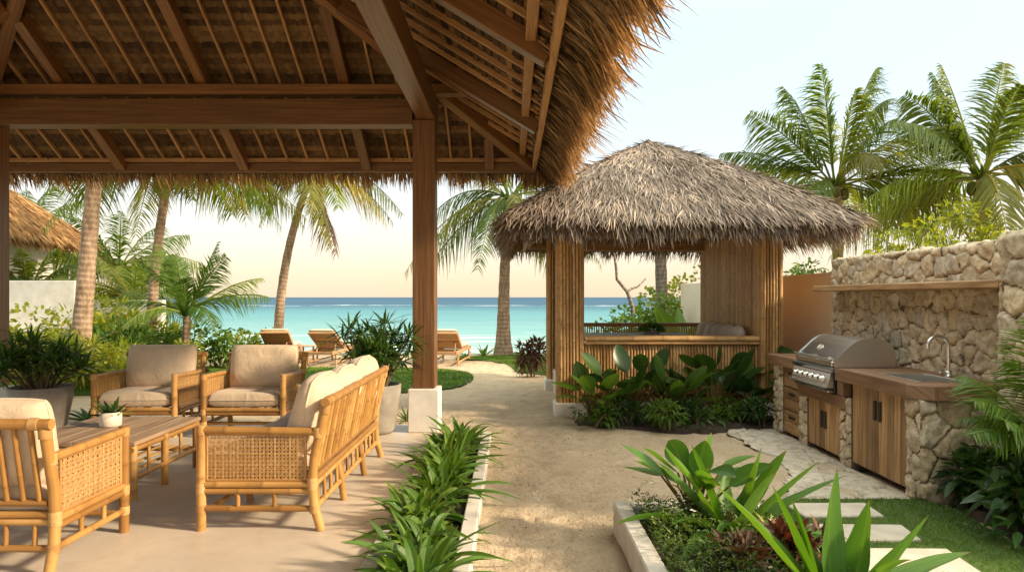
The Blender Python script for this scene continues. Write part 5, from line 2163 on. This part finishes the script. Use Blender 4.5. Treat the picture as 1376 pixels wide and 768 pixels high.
tag(m.build('ground_cover', MAT['ground_leaf']), 'tiny leaves and seedlings between the lilies', 'ground cover', kind='stuff')

# potted plants
def pot(mb, r, h, rim=.03, taper=.62):
    p = [(0.0, 0.0), (r * taper, 0.0), (r * (taper + .12), h * .08), (r * .86, h * .42), (r * .97, h * .75), (r, h), (r - rim, h), (r - rim - .005, h - .06), (0.0, h - .06)]
    mb.lathe(p, (0, 0, 0), 40)


def dracaena(label, loc, pr, ph, H, spread, n, seed):
    t = thing('potted_plant', label, 'potted plant', loc, group='large potted dracaenas on the terrace')
    m = MB()
    pot(m, pr, ph)
    m.build('pot', MAT['concrete_pot'], t, True)
    m = MB()
    k = 24
    a = np.linspace(0, 2 * math.pi, k, endpoint=False)
    m.add(np.concatenate([np.c_[(pr - .034) * np.cos(a), (pr - .034) * np.sin(a), np.full(k, ph - .045)], [[0, 0, ph - .03]]]), np.zeros((k + 1, 3)), [(i, (i + 1) % k, k) for i in range(k)])
    m.build('potting_soil', MAT['soil'], t)
    g = np.random.default_rng(seed)
    ml, ms = MB(), MB()
    for i in range(n):
        az, rr = g.uniform(0, 6.28), spread * math.sqrt(g.random()) * .75
        hh = H * (.35 + .62 * g.random()) * (1 - .35 * (rr / spread) ** 2)
        tip = np.array((math.cos(az) * rr, math.sin(az) * rr, ph + hh * .72))
        ms.tube([(tip[0] * .25, tip[1] * .25, ph - .06), (tip[0] * .6, tip[1] * .6, ph + hh * .36), tuple(tip)], [.013, .011, .008], 6)
        rosette(ml, tip, 17, .29, .031, (-.25, 1.35), .30, .3, 5, lance, g, rr=(0, .85))
        rosette(ml, tip - (0, 0, .08), 7, .27, .03, (-.3, .5), .3, .3, 5, lance, g, rr=(0, .5))
    ml.build('foliage', MAT['pot_leaf'], t)
    ms.build('stems', MAT['stem'], t)
    return t


dracaena('tall bushy dracaena in a round grey pot, behind the sofa by the terrace post', (-1.46, 7.50, 0), .27, .52, .98, .50, 30, 5)
dracaena('wide bushy dracaena in a squat grey pot, next to the left terrace post', (-4.93, 7.32, 0), .30, .52, .72, .52, 30, 6)

t = thing('potted_plant', 'small spiky plant in a cream pot on the coffee table', 'potted plant', (-3.19, 5.56, .4255))
m = MB()
m.lathe([(0, 0), (.072, 0), (.08, .012), (.082, .115), (.074, .115), (.072, .09), (0, .09)], (0, 0, 0), 32)
m.build('pot', MAT['ceramic'], t, True)
m = MB()
rosette(m, (0, 0, .09), 15, .20, .042, (.3, 1.3), .25, .4, 6, lance, np.random.default_rng(3))
rosette(m, (.02, .02, .09), 8, .14, .035, (.5, 1.3), .2, .4, 6, lance, np.random.default_rng(4))
m.build('foliage', MAT['dark_leaf'], t)
m = MB()
rosette(m, (.05, -.03, .09), 5, .12, .018, (.2, 1.0), .3, .3, 5, lance, np.random.default_rng(5))
m.build('yellow_leaves', MAT['sun_leaf'], t)

m = MB()
rosette(m, (0, 0, 0), 14, .42, .07, (.35, 1.3), .3, .5, 6, lance, np.random.default_rng(8))
o = m.build('spiky_plant', MAT['dark_leaf'], None, False, (-5.05, 8.35, GZ))
tag(o, 'dark spiky rosette plant on the sand between the left pot and the armchair', 'plant')
m = MB()
rosette(m, (0, 0, 0), 18, .32, .035, (.3, 1.3), .4, .4, 6, lance, np.random.default_rng(9))
o = m.build('grass_tuft_plant', MAT['mid_leaf'], None, False, (-1.25, 8.35, GZ))
tag(o, 'low leafy tuft on the ground just beyond the terrace post', 'plant')

# garden at the left, in front of the white walls
LEFT = [
    ('garden_shrub', 'yellow-green shrub directly right of the left potted dracaena', -6.9, 10.3, .62, .80, 620, .15, .06, 'sun_leaf', lance),
    ('garden_shrub', 'low golden shrub at the edge of the lawn beside the left pot', -6.1, 10.9, .52, .55, 560, .10, .05, 'sun_leaf', ovate),
    ('garden_shrub', 'rounded yellow shrub at the foot of the thick palm trunk', -7.6, 11.4, .65, .85, 700, .14, .06, 'sun_leaf', ovate),
    ('garden_shrub', 'tall sunny shrub against the white wall at far left', -9.2, 12.6, .85, 1.35, 900, .17, .07, 'sun_leaf', lance),
    ('garden_shrub', 'mid green shrub between the two tall palm trunks', -7.4, 13.2, .75, 1.05, 820, .2, .055, 'mid_leaf', lance),
    ('garden_shrub', 'broad sunny shrub under the slim leaning palm', -8.3, 13.9, .85, 1.25, 800, .2, .06, 'sun_leaf', lance),
    ('garden_shrub', 'green shrub left of the young palm stem', -7.2, 14.6, .7, .95, 700, .14, .06, 'mid_leaf', ovate),
    ('garden_shrub', 'glossy round-leaved shrub right of the young palm stem', -6.05, 14.6, .62, .78, 650, .13, .07, 'mid_leaf', ovate),
    ('garden_shrub', 'bright shrub nearest the sea at the end of the garden bed', -5.75, 15.6, .6, .66, 560, .15, .06, 'sun_leaf', lance),
    ('garden_shrub', 'low pale shrub between the chairs and the young palm', -6.2, 12.6, .55, .6, 560, .12, .05, 'sun_leaf', ovate),
    ('garden_shrub', 'dense shrub in the corner where the white walls step down', -9.4, 14.9, .8, 1.3, 800, .16, .07, 'mid_leaf', ovate),
    ('garden_shrub', 'golden strap-leaved shrub between the feathery clumps and the lawn edge', -6.6, 11.5, .5, .7, 520, .26, .035, 'sun_leaf', lance),
    ('garden_shrub', 'tall golden shrub in front of the low white wall', -8.9, 15.6, .8, 1.5, 800, .2, .06, 'sun_leaf', lance),
    ('garden_shrub', 'golden shrub hugging the base of the slim leaning palm', -7.4, 15.3, .6, .9, 620, .2, .05, 'sun_leaf', lance),
    ('garden_shrub', 'small orange-tinged shrub behind the left armchair back', -5.7, 12.3, .35, .42, 300, .12, .045, 'brown_leaf', lance),
    ('garden_shrub', 'shrub with long leaves behind the left dracaena', -8.3, 10.4, .8, 1.1, 700, .24, .06, 'mid_leaf', lance),
]
for i, (nm, lab, x, y, r, h, n, lf, w, mt, pf) in enumerate(LEFT):
    shrub(nm, lab, (x, y, GZ), r, h, n, lf, w, mt, 'shrubs of the sunny garden bed', seed=i, prof=pf)
for i, (x, y, lab) in enumerate(((-6.75, 11.9, 'arching fan palm clump in the garden bed behind the left armchair'), (-7.7, 12.5, 'feathery palm clump next to the thick palm trunk'), (-5.2, 15.1, 'small feathery clump at the seaward tip of the garden bed'))):
    t = thing('palm_clump', lab, 'plant', (x, y, GZ), group='feathery clumps in the garden bed')
    m = MB()
    for j in range(15):
        frond(m, (rng.normal(0, .05), rng.normal(0, .05), .02), rng.uniform(0, 6.28), rng.uniform(.6, 1.35), (1.05, 1.2, .6)[i] * rng.uniform(.7, 1.1), rng.uniform(.3, .6), 22, .022, .3, np.clip(rng.normal(.6, .2), 0, 1), rng.normal(0, .4), .3, .01)
    m.build('fronds', MAT['sun_leaf'], t)
# bronze and green plants by the lawn and the beach
shrub('croton_shrub', 'bronze-red shrub at the seaward corner of the gazebo', (.40, 12.9, GZ), .32, .72, 330, .20, .05, 'brown_leaf', seed=31, prof=lance, lumps=5)
for i, (px, py, d, s, lab) in enumerate(((650, 477, 17.6, .42, 'bright green rosette on the beach left of the palm by the gazebo'), (701, 477, 17.5, .36, 'bright green rosette on the beach just right of the palm by the gazebo'), (408, 486, 16.6, .34, 'small green rosette between two loungers'),
                                         (626, 480, 17.3, .26, 'smallest green rosette beside the right lounger'))):
    m = MB()
    p = at(px, py, d)
    rosette(m, (0, 0, 0), 15, s, .075 * s / .4, (.4, 1.3), .35, .4, 6, lance, np.random.default_rng(60 + i), rr=(.4, 1))
    tag(m.build('beach_plant', MAT['crinum'], None, False, (p.x, p.y, float(ground_z(p.x, p.y)))), lab, 'plant', 'green rosettes at the top of the beach')


# ---------------------------------------------------------------- broad-leaved plants
def broad(name, label, loc, n, H, L, w, mat='dark_leaf', seed=0, el=(.75, 1.4), group=None, lean=.3):
    t = thing(name, label, 'plant', loc, group=group)
    g = np.random.default_rng(seed)
    ml, ms = MB(), MB()
    for i in range(n):
        az = i * 2.399 + g.normal(0, .3)
        e = g.uniform(*el)
        h = H * g.uniform(.5, 1.0)
        d = sph(az, e)
        tip = d * h
        ms.tube([(d[0] * .02, d[1] * .02, -.02), tuple(tip * .5 + (0, 0, .03 * H)), tuple(tip)], [.012, .009, .006], 6, rand=.6)
        e2 = e - g.uniform(-.05, .6)
        ml.straps([tip], sph([az + g.normal(0, .25)], [e2]), np.array([[0, 0, 1.0]]) + g.normal(0, .25, (1, 3)), 1.12 * L * g.uniform(.75, 1.15), 1.18 * w * g.uniform(.8, 1.15), .32 * g.uniform(.4, 1.5), 9, ovate, .32, rand=[np.clip(g.normal(.4, .28), 0, 1)], power=1.8, twist=g.normal(0, .25))
    ml.build('leaves', MAT[mat], t, True)
    ms.build('stalks', MAT['mid_leaf'], t, True)
    return t


GB = [(.98, 8.12, 20, .52, .42, .15, 'leftmost broad-leaved plant against the gazebo half wall', 'mid_leaf'), (1.42, 8.26, 18, .66, .38, .20, 'broad-leaved plant in front of the left part of the half wall, second from the post', 'dark_leaf'),
      (1.86, 8.10, 19, .55, .38, .16, 'broad-leaved plant at the middle of the gazebo half wall', 'mid_leaf'), (2.40, 8.22, 20, .70, .40, .22, 'large round-leaved plant in front of the right part of the half wall', 'dark_leaf'),
      (2.85, 8.30, 16, .58, .36, .19, 'broad-leaved plant below the right gazebo post', 'dark_leaf'), (3.46, 8.38, 12, .88, .32, .25, 'tall round-leaved plant between the gazebo and the kitchen counter', 'dark_leaf')]
for i, (x, y, n, H, L, w, lab, mt) in enumerate(GB):
    broad('broadleaf_plant', lab, (x, y, .0), n, H, L, w, mt, 20 + i, group='broad-leaved plants before the gazebo')
GS = ['first from the post', 'second from the post', 'third from the post', 'fourth from the post', 'fifth from the post', 'sixth from the post', 'nearest the kitchen counter']
for i in range(7):
    x = .92 + i * .38
    shrub('low_shrub', 'small dark shrub along the front of the gazebo bed, ' + GS[i], (x, 7.95 + .1 * math.sin(i * 2.1) - (.10 if 0 < i < 5 else 0), .0), .24, .30, 300, .085, .03, 'dark_leaf' if i % 2 else 'mid_leaf', 'low shrubs of the gazebo bed', seed=70 + i, stems=3, prof=lance, lumps=6)
t = thing('table_plant', 'bushy little plant on the table inside the gazebo', 'potted plant', (1.98, 9.9, .9255))
m = MB()
m.lathe([(0, 0), (.10, 0), (.13, .05), (.14, .055), (.12, .04), (0, .04)], (0, 0, 0), 24)
m.build('bowl', MAT['concrete_pot'], t, True)
m = MB()
d_ = norm(rng.normal(0, 1, (260, 3)) + (0, 0, .5))
d_[:, 2] = np.abs(d_[:, 2])
m.straps(d_ * np.array((.13, .13, .07)) + (0, 0, .05), d_, rng.normal(0, 1, (260, 3)), .075, .035, .2, 3, ovate, .2)
m.build('foliage', MAT['mid_leaf'], t)

# green growth seen through the gazebo
TH = [('leafy_shrub', 'bright leafy shrub seen low through the left of the gazebo opening', 2.35, 14.6, .8, 1.25, 900, .14, .08, 'mid_leaf', ovate),
      ('leafy_shrub', 'rounded shrub behind the gazebo at the foot of the wrapped trunk', 3.1, 15.6, .75, 1.7, 900, .13, .075, 'mid_leaf', ovate),
      ('leafy_shrub', 'sunlit tall shrub behind the gazebo next to the boundary wall', 4.75, 17.6, .8, 2.3, 900, .14, .08, 'sun_leaf', ovate),
      ('leafy_shrub', 'yellow-green shrub beyond the wrapped trunk in the gazebo opening', 4.1, 18.3, .8, 1.9, 800, .15, .08, 'sun_leaf', ovate)]
for i, (nm, lab, x, y, r, h, n, lf, w, mt, pf) in enumerate(TH):
    shrub(nm, lab, (x, y, GZ), r, h, n, lf, w, mt, 'shrubs behind the gazebo', seed=90 + i, prof=pf)
t = broad('banana_plant', 'banana-like plant with big upright leaves behind the gazebo balustrade', (3.35, 13.6, GZ), 11, .62, .95, .30, 'mid_leaf', 55, (.9, 1.5))
t = thing('bare_tree', 'thin bare crooked tree seen through the left of the gazebo opening', 'tree', (2.62, 15.0, GZ))
c0 = np.array((2.62, 15.0, GZ))
m = MB()
pp = [at(852, 470, 15.0), at(850, 412, 15.0), at(843, 392, 15.0), at(829, 375, 15.0), at(828, 360, 14.95), at(825, 340, 14.9), at(818, 318, 14.8)]
pp = np.array([tuple(q) for q in pp]) - c0
pp[0] = (0, 0, -.1)
m.tube(pp, [.06, .045, .038, .034, .03, .025, .015], 8)
m.build('trunk', MAT['bark_grey'], t, True)
m = MB()
p2 = np.array([tuple(at(842, 392, 15.0)), tuple(at(848, 388, 15.05)), tuple(at(857, 385, 15.1)), tuple(at(868, 374, 15.2))]) - c0
m.tube(p2, [.03, .028, .022, .012], 7)
m.build('limb', MAT['bark_grey'], t, True)

# ---------------------------------------------------------------- the raised planter, right foreground
PZ = .09
k = 5200
q = np.c_[rng.uniform(.75, 1.54, k), rng.uniform(2.2, 4.35, k), np.zeros(k)]
dens = vnoise(q[:, 0], q[:, 1], 8, 3, 3.2)
q[:, 2] = PZ + rng.random(k) ** 1.2 * (.13 + .10 * dens + .05 * (q[:, 0] < 1.05))
m = MB()
for j in range(3):
    m.straps(q + rng.normal(0, .012, q.shape), sph(rng.uniform(0, 6.28, k), rng.uniform(.0, 1.2, k)), np.array((0, 0, 1.0)) + rng.normal(0, .5, (k, 3)), rng.uniform(.018, .042, k), rng.uniform(.008, .014, k), .3, 2, lance, 0,
             rand=np.clip(.2 + 2.2 * (q[:, 2] - PZ) + rng.normal(0, .18, k), 0, 1))
tag(m.build('ground_cover', MAT['ground_leaf']), 'small-leaved ground cover filling the raised planter', 'ground cover', kind='stuff')
m = MB()
k = 40
q = np.c_[rng.normal(.92, .10, k), rng.normal(4.12, .10, k), PZ + rng.uniform(.10, .20, k)]
for j in range(5):
    a = np.full(k, j * 1.257)
    m.straps(q, sph(a, np.full(k, .5)), (0, 0, 1), .012, .009, .1, 1, lambda x: 1, 0)
tag(m.build('white_flowers', MAT['flower']), 'tiny white flowers over the ground cover at the far corner of the planter', 'flowers', kind='stuff')


def crinum(label, loc, leaves, seed):
    t = thing('crinum_lily', label, 'plant', loc, group='crinum lilies of the raised planter')
    g = np.random.default_rng(seed)
    m = MB()
    for (az, el, L, w, bend, r) in leaves:
        m.straps([sph(az, 0) * .03], sph([az], [el]), np.array([[0, 0, 1.0]]) + g.normal(0, .12, (1, 3)) + sph([az], [0]) * -.2, L, w * 1.12, bend, 14, lambda x: max(.02, min(1, .5 + 1.5 * x) * (1 - x ** 2.4) ** .9 * (1 + .05 * math.sin(17 * x))), .5, rand=[r], power=2.1, twist=g.normal(0, .6), b=np.array((0, 0, -1.0)) + sph(az, 0) * .2 + sph(az + pi / 2, 0) * g.normal(0, .9))
    m.build('leaves', MAT['crinum'], t, True)
    m = MB()
    m.tube([(0, 0, -.05), (0, 0, .06), (0, 0, .14)], [.045, .042, .02], 10)
    m.build('bulb_neck', MAT['crinum'], t, True)
    return t


pi = math.pi
crinum('large crinum lily with long arching leaves in the middle of the planter', (1.25, 4.00, PZ),
       [(pi, .50, .74, .105, .26, .35), (pi - .3, .95, .64, .12, .22, .55), (pi + .35, .75, .55, .11, .45, .3), (.1, .62, .74, .12, .12, .5), (-.1, .88, .68, .12, .10, .7), (.35, 1.05, .60, .12, .08, .6), (pi + .1, 1.12, .68, .115, .2, .8), (pi - .1, 1.3, .62, .11, .15, .5),
        (-pi / 2, 1.15, .5, .12, .75, .6), (-pi / 2 - .4, .9, .62, .11, .95, .85), (-pi / 2 + .5, .75, .46, .11, .6, .3), (pi / 2, 1.0, .5, .11, .25, .4), (pi / 2 + .5, .8, .5, .11, .3, .5), (.9, .8, .55, .11, .25, .4), (-.6, 1.2, .55, .12, .2, .9), (pi + .7, .45, .60, .10, .45, .4), (-1.0, .5, .5, .10, .4, .35), (.2, 1.3, .55, .12, .05, .7), (-.3, .45, .6, .10, .35, .45)], 2)
crinum('crinum lily in the near corner of the planter with tall pointed leaves', (1.43, 3.05, PZ - .02),
       [(pi - .05, .98, .84, .135, .18, .75), (pi + .25, .70, .74, .12, .35, .6), (pi - .35, 1.22, .66, .14, .16, .5), (.05, .95, .60, .155, .10, .65), (.25, .55, .72, .14, .22, .8), (-.1, .36, .78, .12, .28, .85), (.6, 1.2, .56, .15, .12, .5), (pi / 2, 1.40, .66, .13, .06, .45), (pi / 2 + .7, 1.25, .56, .13, .14, .4),
        (-1.2, 1.0, .48, .14, .7, .6), (-2.0, .85, .55, .13, .9, .55), (1.1, 1.0, .54, .14, .3, .4), (-.4, 1.2, .52, .15, .25, .8), (pi + .5, 1.0, .6, .125, .6, .7)], 3)
t = broad('fanleaf_plant', 'light green plant with pleated upright leaves at the far corner of the planter', (1.10, 4.22, PZ), 15, .40, .30, .13, 'crinum', 15, (.85, 1.5))
for i, (x, y, lab, s) in enumerate(((1.30, 3.55, 'dark red croton between the two crinum lilies', .19), (1.47, 3.50, 'orange and bronze croton behind the near crinum', .21), (1.12, 3.42, 'small reddish croton low in front of the middle crinum', .18))):
    shrub('croton', lab, (x, y, PZ), .13, s, 120, .12, .032, 'croton' if i != 2 else 'brown_leaf', 'crotons in the planter', seed=120 + i, prof=lance, lumps=4, stems=3)
m = MB()
rosette(m, (0, 0, 0), 24, .15, .02, (.3, 1.4), .3, .3, 5, lance, np.random.default_rng(77), rr=(.7, 1))
tag(m.build('bromeliad', MAT['sun_leaf'], None, False, (1.40, 3.74, PZ + .1)), 'small yellow-green bromeliad between the crotons', 'plant')

# ---------------------------------------------------------------- right edge: areca palm and dark shrubs
t = thing('areca_palm', 'feathery areca palm arching over the end of the kitchen counter', 'palm', (3.42, 4.25, GZ))
m = MB()
g = np.random.default_rng(12)
for (az, el, L, gg) in [(pi, .95, 1.05, .45), (pi - .25, 1.15, 1.25, .40), (pi + .2, .75, 1.0, .5), (pi + .45, .85, .85, .35), (pi - .5, .8, .95, .5), (-pi / 2 - .5, .8, .95, .55), (-pi / 2, .95, 1.0, .5), (-pi / 2 + .5, 1.0, 1.0, .5), (0.1, 1.1, 1.3, .4), (pi / 2, 1.3, 1.4, .3),
                         (pi + .1, 1.32, 1.4, .3), (-2.3, 1.2, 1.3, .38), (-1.2, 1.3, 1.3, .3), (pi + .8, .95, 1.1, .5), (pi - .1, .75, .85, .35), (.7, .9, 1.1, .5), (pi - .8, 1.05, 1.2, .45)]:
    b0 = np.array((g.normal(0, .06), g.normal(0, .06), .40))
    frond(m, b0, az, el, L * .92, gg * .8, 40, .019, .28, np.clip(g.normal(.4, .15), 0, .8), g.normal(0, .35), .25, .012)
m.build('fronds', MAT['areca'], t)
m = MB()
for i in range(9):
    a = g.uniform(0, 6.28)
    m.pole((math.cos(a) * .08, math.sin(a) * .08, -.05), (math.cos(a) * .05, math.sin(a) * .05, .5), .02, 8, .1)
m.build('canes', MAT['mid_leaf'], t, True)
RS = [(3.36, 4.80, .26, .40, 'dark shrub at the foot of the counter end pier'), (3.38, 4.50, .32, .5, 'dark glossy shrub below the areca fronds, beside the end pier'), (3.20, 4.15, .34, .42, 'dark shrub at the right edge of the lawn, nearest the stone pillar'),
      (3.35, 3.75, .36, .45, 'dark shrub at the lower right edge beyond the near stepping stone'), (3.6, 4.6, .3, .6, 'dark shrub tucked behind the areca palm against the wall')]
for i, (x, y, r, h, lab) in enumerate(RS):
    shrub('dark_shrub', lab, (x, y, GZ), r, h, 420, .12, .055, 'dark_leaf', 'dark shrubs in the right-hand bed', seed=140 + i, prof=ovate, lumps=7)

# ---------------------------------------------------------------- trees behind the stone wall
def tree(label, base, H, r, n, leaf, mat, seed, lumps=14):
    t = thing('broadleaf_tree', label, 'tree', base, group='trees behind the stone wall')
    g = np.random.default_rng(seed)
    tr = np.array((g.normal(0, .1), g.normal(0, .1), H * .55))
    m = MB()
    m.tube([(0, 0, -.1), tuple(tr * .5 + (.05, 0, 0)), tuple(tr)], [.11, .085, .06], 9)
    m.build('trunk', MAT['bark_grey'], t, True)
    lc, lr = [], []
    mb = MB()
    for i in range(lumps):
        a, e = i * 2.4, g.uniform(-.25, 1.3)
        q = tr + sph(a, e) * np.array((r, r, H * .45)) * g.uniform(.35, 1.0)
        lc.append(q)
        lr.append(r * g.uniform(.22, .4))
        mid = tr + (q - tr) * .5 + g.normal(0, .05, 3)
        mb.tube([tuple(tr - (0, 0, .2)), tuple(mid), tuple(q)], [.04, .024, .008], 6)
    mb.build('limbs', MAT['bark_grey'], t, True)
    lc, lr = np.array(lc), np.array(lr)
    k = g.integers(0, lumps, n)
    dv = norm(g.normal(0, 1, (n, 3)))
    pos = lc[k] + dv * (lr[k] * g.random(n) ** .45)[:, None] * (1, 1, .7)
    m = MB()
    m.straps(pos, dv + g.normal(0, .7, (n, 3)) + (0, 0, -.1), np.array((0, 0, 1.0)) + g.normal(0, .6, (n, 3)), leaf * g.uniform(.6, 1.3, n), leaf * .5 * g.uniform(.7, 1.2, n), .3, 3, ovate, .2,
             rand=np.clip(g.normal(.45, .2, n) + (g.random(lumps)[k] - .5) * .4, 0, 1))
    m.build('crown', MAT[mat], t)


TR = [('sunlit tree peeking over the wall just right of the gazebo eave', (7.2, 13.0, GZ), 3.05, 1.0, 1300, 'sun_leaf'), ('loose-crowned tree behind the middle of the stone wall', (8.9, 13.5, GZ), 3.3, 1.2, 1600, 'sun_leaf'),
      ('tree behind the near half of the stone wall below the right palm', (9.6, 12.2, GZ), 3.0, 1.1, 1400, 'mid_leaf'), ('tree at the right edge behind the stone pillar', (8.8, 10.2, GZ), 2.75, 1.0, 1300, 'sun_leaf'),
      ('low dark tree behind the wall between the gazebo and the tall palm', (6.6, 15.2, GZ), 2.3, 1.0, 1200, 'mid_leaf'), ('broad tree outside the wall to the right of the pillar', (10.4, 10.4, GZ), 3.3, 1.3, 1500, 'mid_leaf')]
for i, (lab, b, H, r, n, mt) in enumerate(TR):
    tree(lab, b, H, r, n, .13, mt, 200 + i)

# ---------------------------------------------------------------- left background: walls and hut
m = MB()
m.box(-16, -8.75, 14.0, 14.2, -.3, 1.78, .012, .5)
tag(m.build('garden_wall', MAT['plaster']), 'taller white garden wall at far left with the hut behind it', 'wall')
m = MB()
m.box(-12.2, -8.5, 17.0, 17.2, -.3, 1.38, .012, .5)
tag(m.build('garden_wall', MAT['plaster']), 'lower white garden wall between the two tall palm trunks', 'wall')

hut = thing('thatched_hut', 'neighbouring hut with sunlit golden thatch roof beyond the white wall', 'hut', (0, 0, 0))
hx, hy, hh, ze, za = -13.25, 17.3, 1.75, 2.98, 4.5
cor_h = [(hx - hh, hy - hh, ze), (hx + hh, hy - hh, ze), (hx + hh, hy + hh, ze), (hx - hh, hy + hh, ze)]
ap_h = np.array((hx, hy, za))
m = MB()
v = [tuple(c) for c in cor_h] + [tuple(ap_h)] + [(c[0], c[1], c[2] - .10) for c in cor_h]
m.add(v, np.tile((0, 0, .4), (9, 1)), [(0, 1, 4), (1, 2, 4), (2, 3, 4), (3, 0, 4), (0, 5, 6, 1), (1, 6, 7, 2), (2, 7, 8, 3), (3, 8, 5, 0), (8, 7, 6, 5)])
m.build('roof_core', MAT['thatch_base'], hut)
m = MB()
for i in range(4):
    A, B = np.array(cor_h[i]), np.array(cor_h[(i + 1) % 4])
    nr = np.array(((A + B) / 2 - ap_h)[:2].tolist() + [0]) / hh * ((za - ze) / hh) + (0, 0, 1)
    slope_strands(m, A, B, ap_h, ap_h, (4200, 4200, 1200, 1200)[i], .42, .03, nr, .06, .5, .1)
    out = norm(np.array(((A + B) / 2 - ap_h)[:2].tolist() + [0]))
    eave_strands(m, A, B, out, (1200, 1200, 400, 400)[i], [(-.1, -.02, 1.0, .5), (-.08, -.08, 1.6, .5)], (.16, .32), .024, 0)
m.build('roof_thatch', MAT['thatch_edge'], hut)
m = MB()
m.box(hx - 1.15, hx + 1.15, hy - 1.15, hy + 1.15, -.1, 3.2, .02, .5)
m.build('hut_wall', MAT['plaster'], hut)

# ---------------------------------------------------------------- litter on the sand
k = 900
q = np.c_[rng.uniform(-.2, 2.2, k), 2.8 + rng.random(k) ** 1.4 * 8, np.zeros(k)]
ok = ~((q[:, 0] > .6) & (q[:, 1] < 4.6))
q = q[ok]
k = len(q)
q[:, 2] = GZ - .004
m = MB()
m.straps(q, np.c_[rng.normal(0, 1, (k, 2)), rng.uniform(0, .25, k)], np.array((0, 0, 1.0)) + rng.normal(0, .3, (k, 3)), rng.uniform(.012, .05, k), rng.uniform(.003, .011, k), .05, 2, lance, 0)
tag(m.build('leaf_litter', MAT['litter']), 'scattered bits of dry leaf and twig on the sand path', 'litter', kind='stuff')
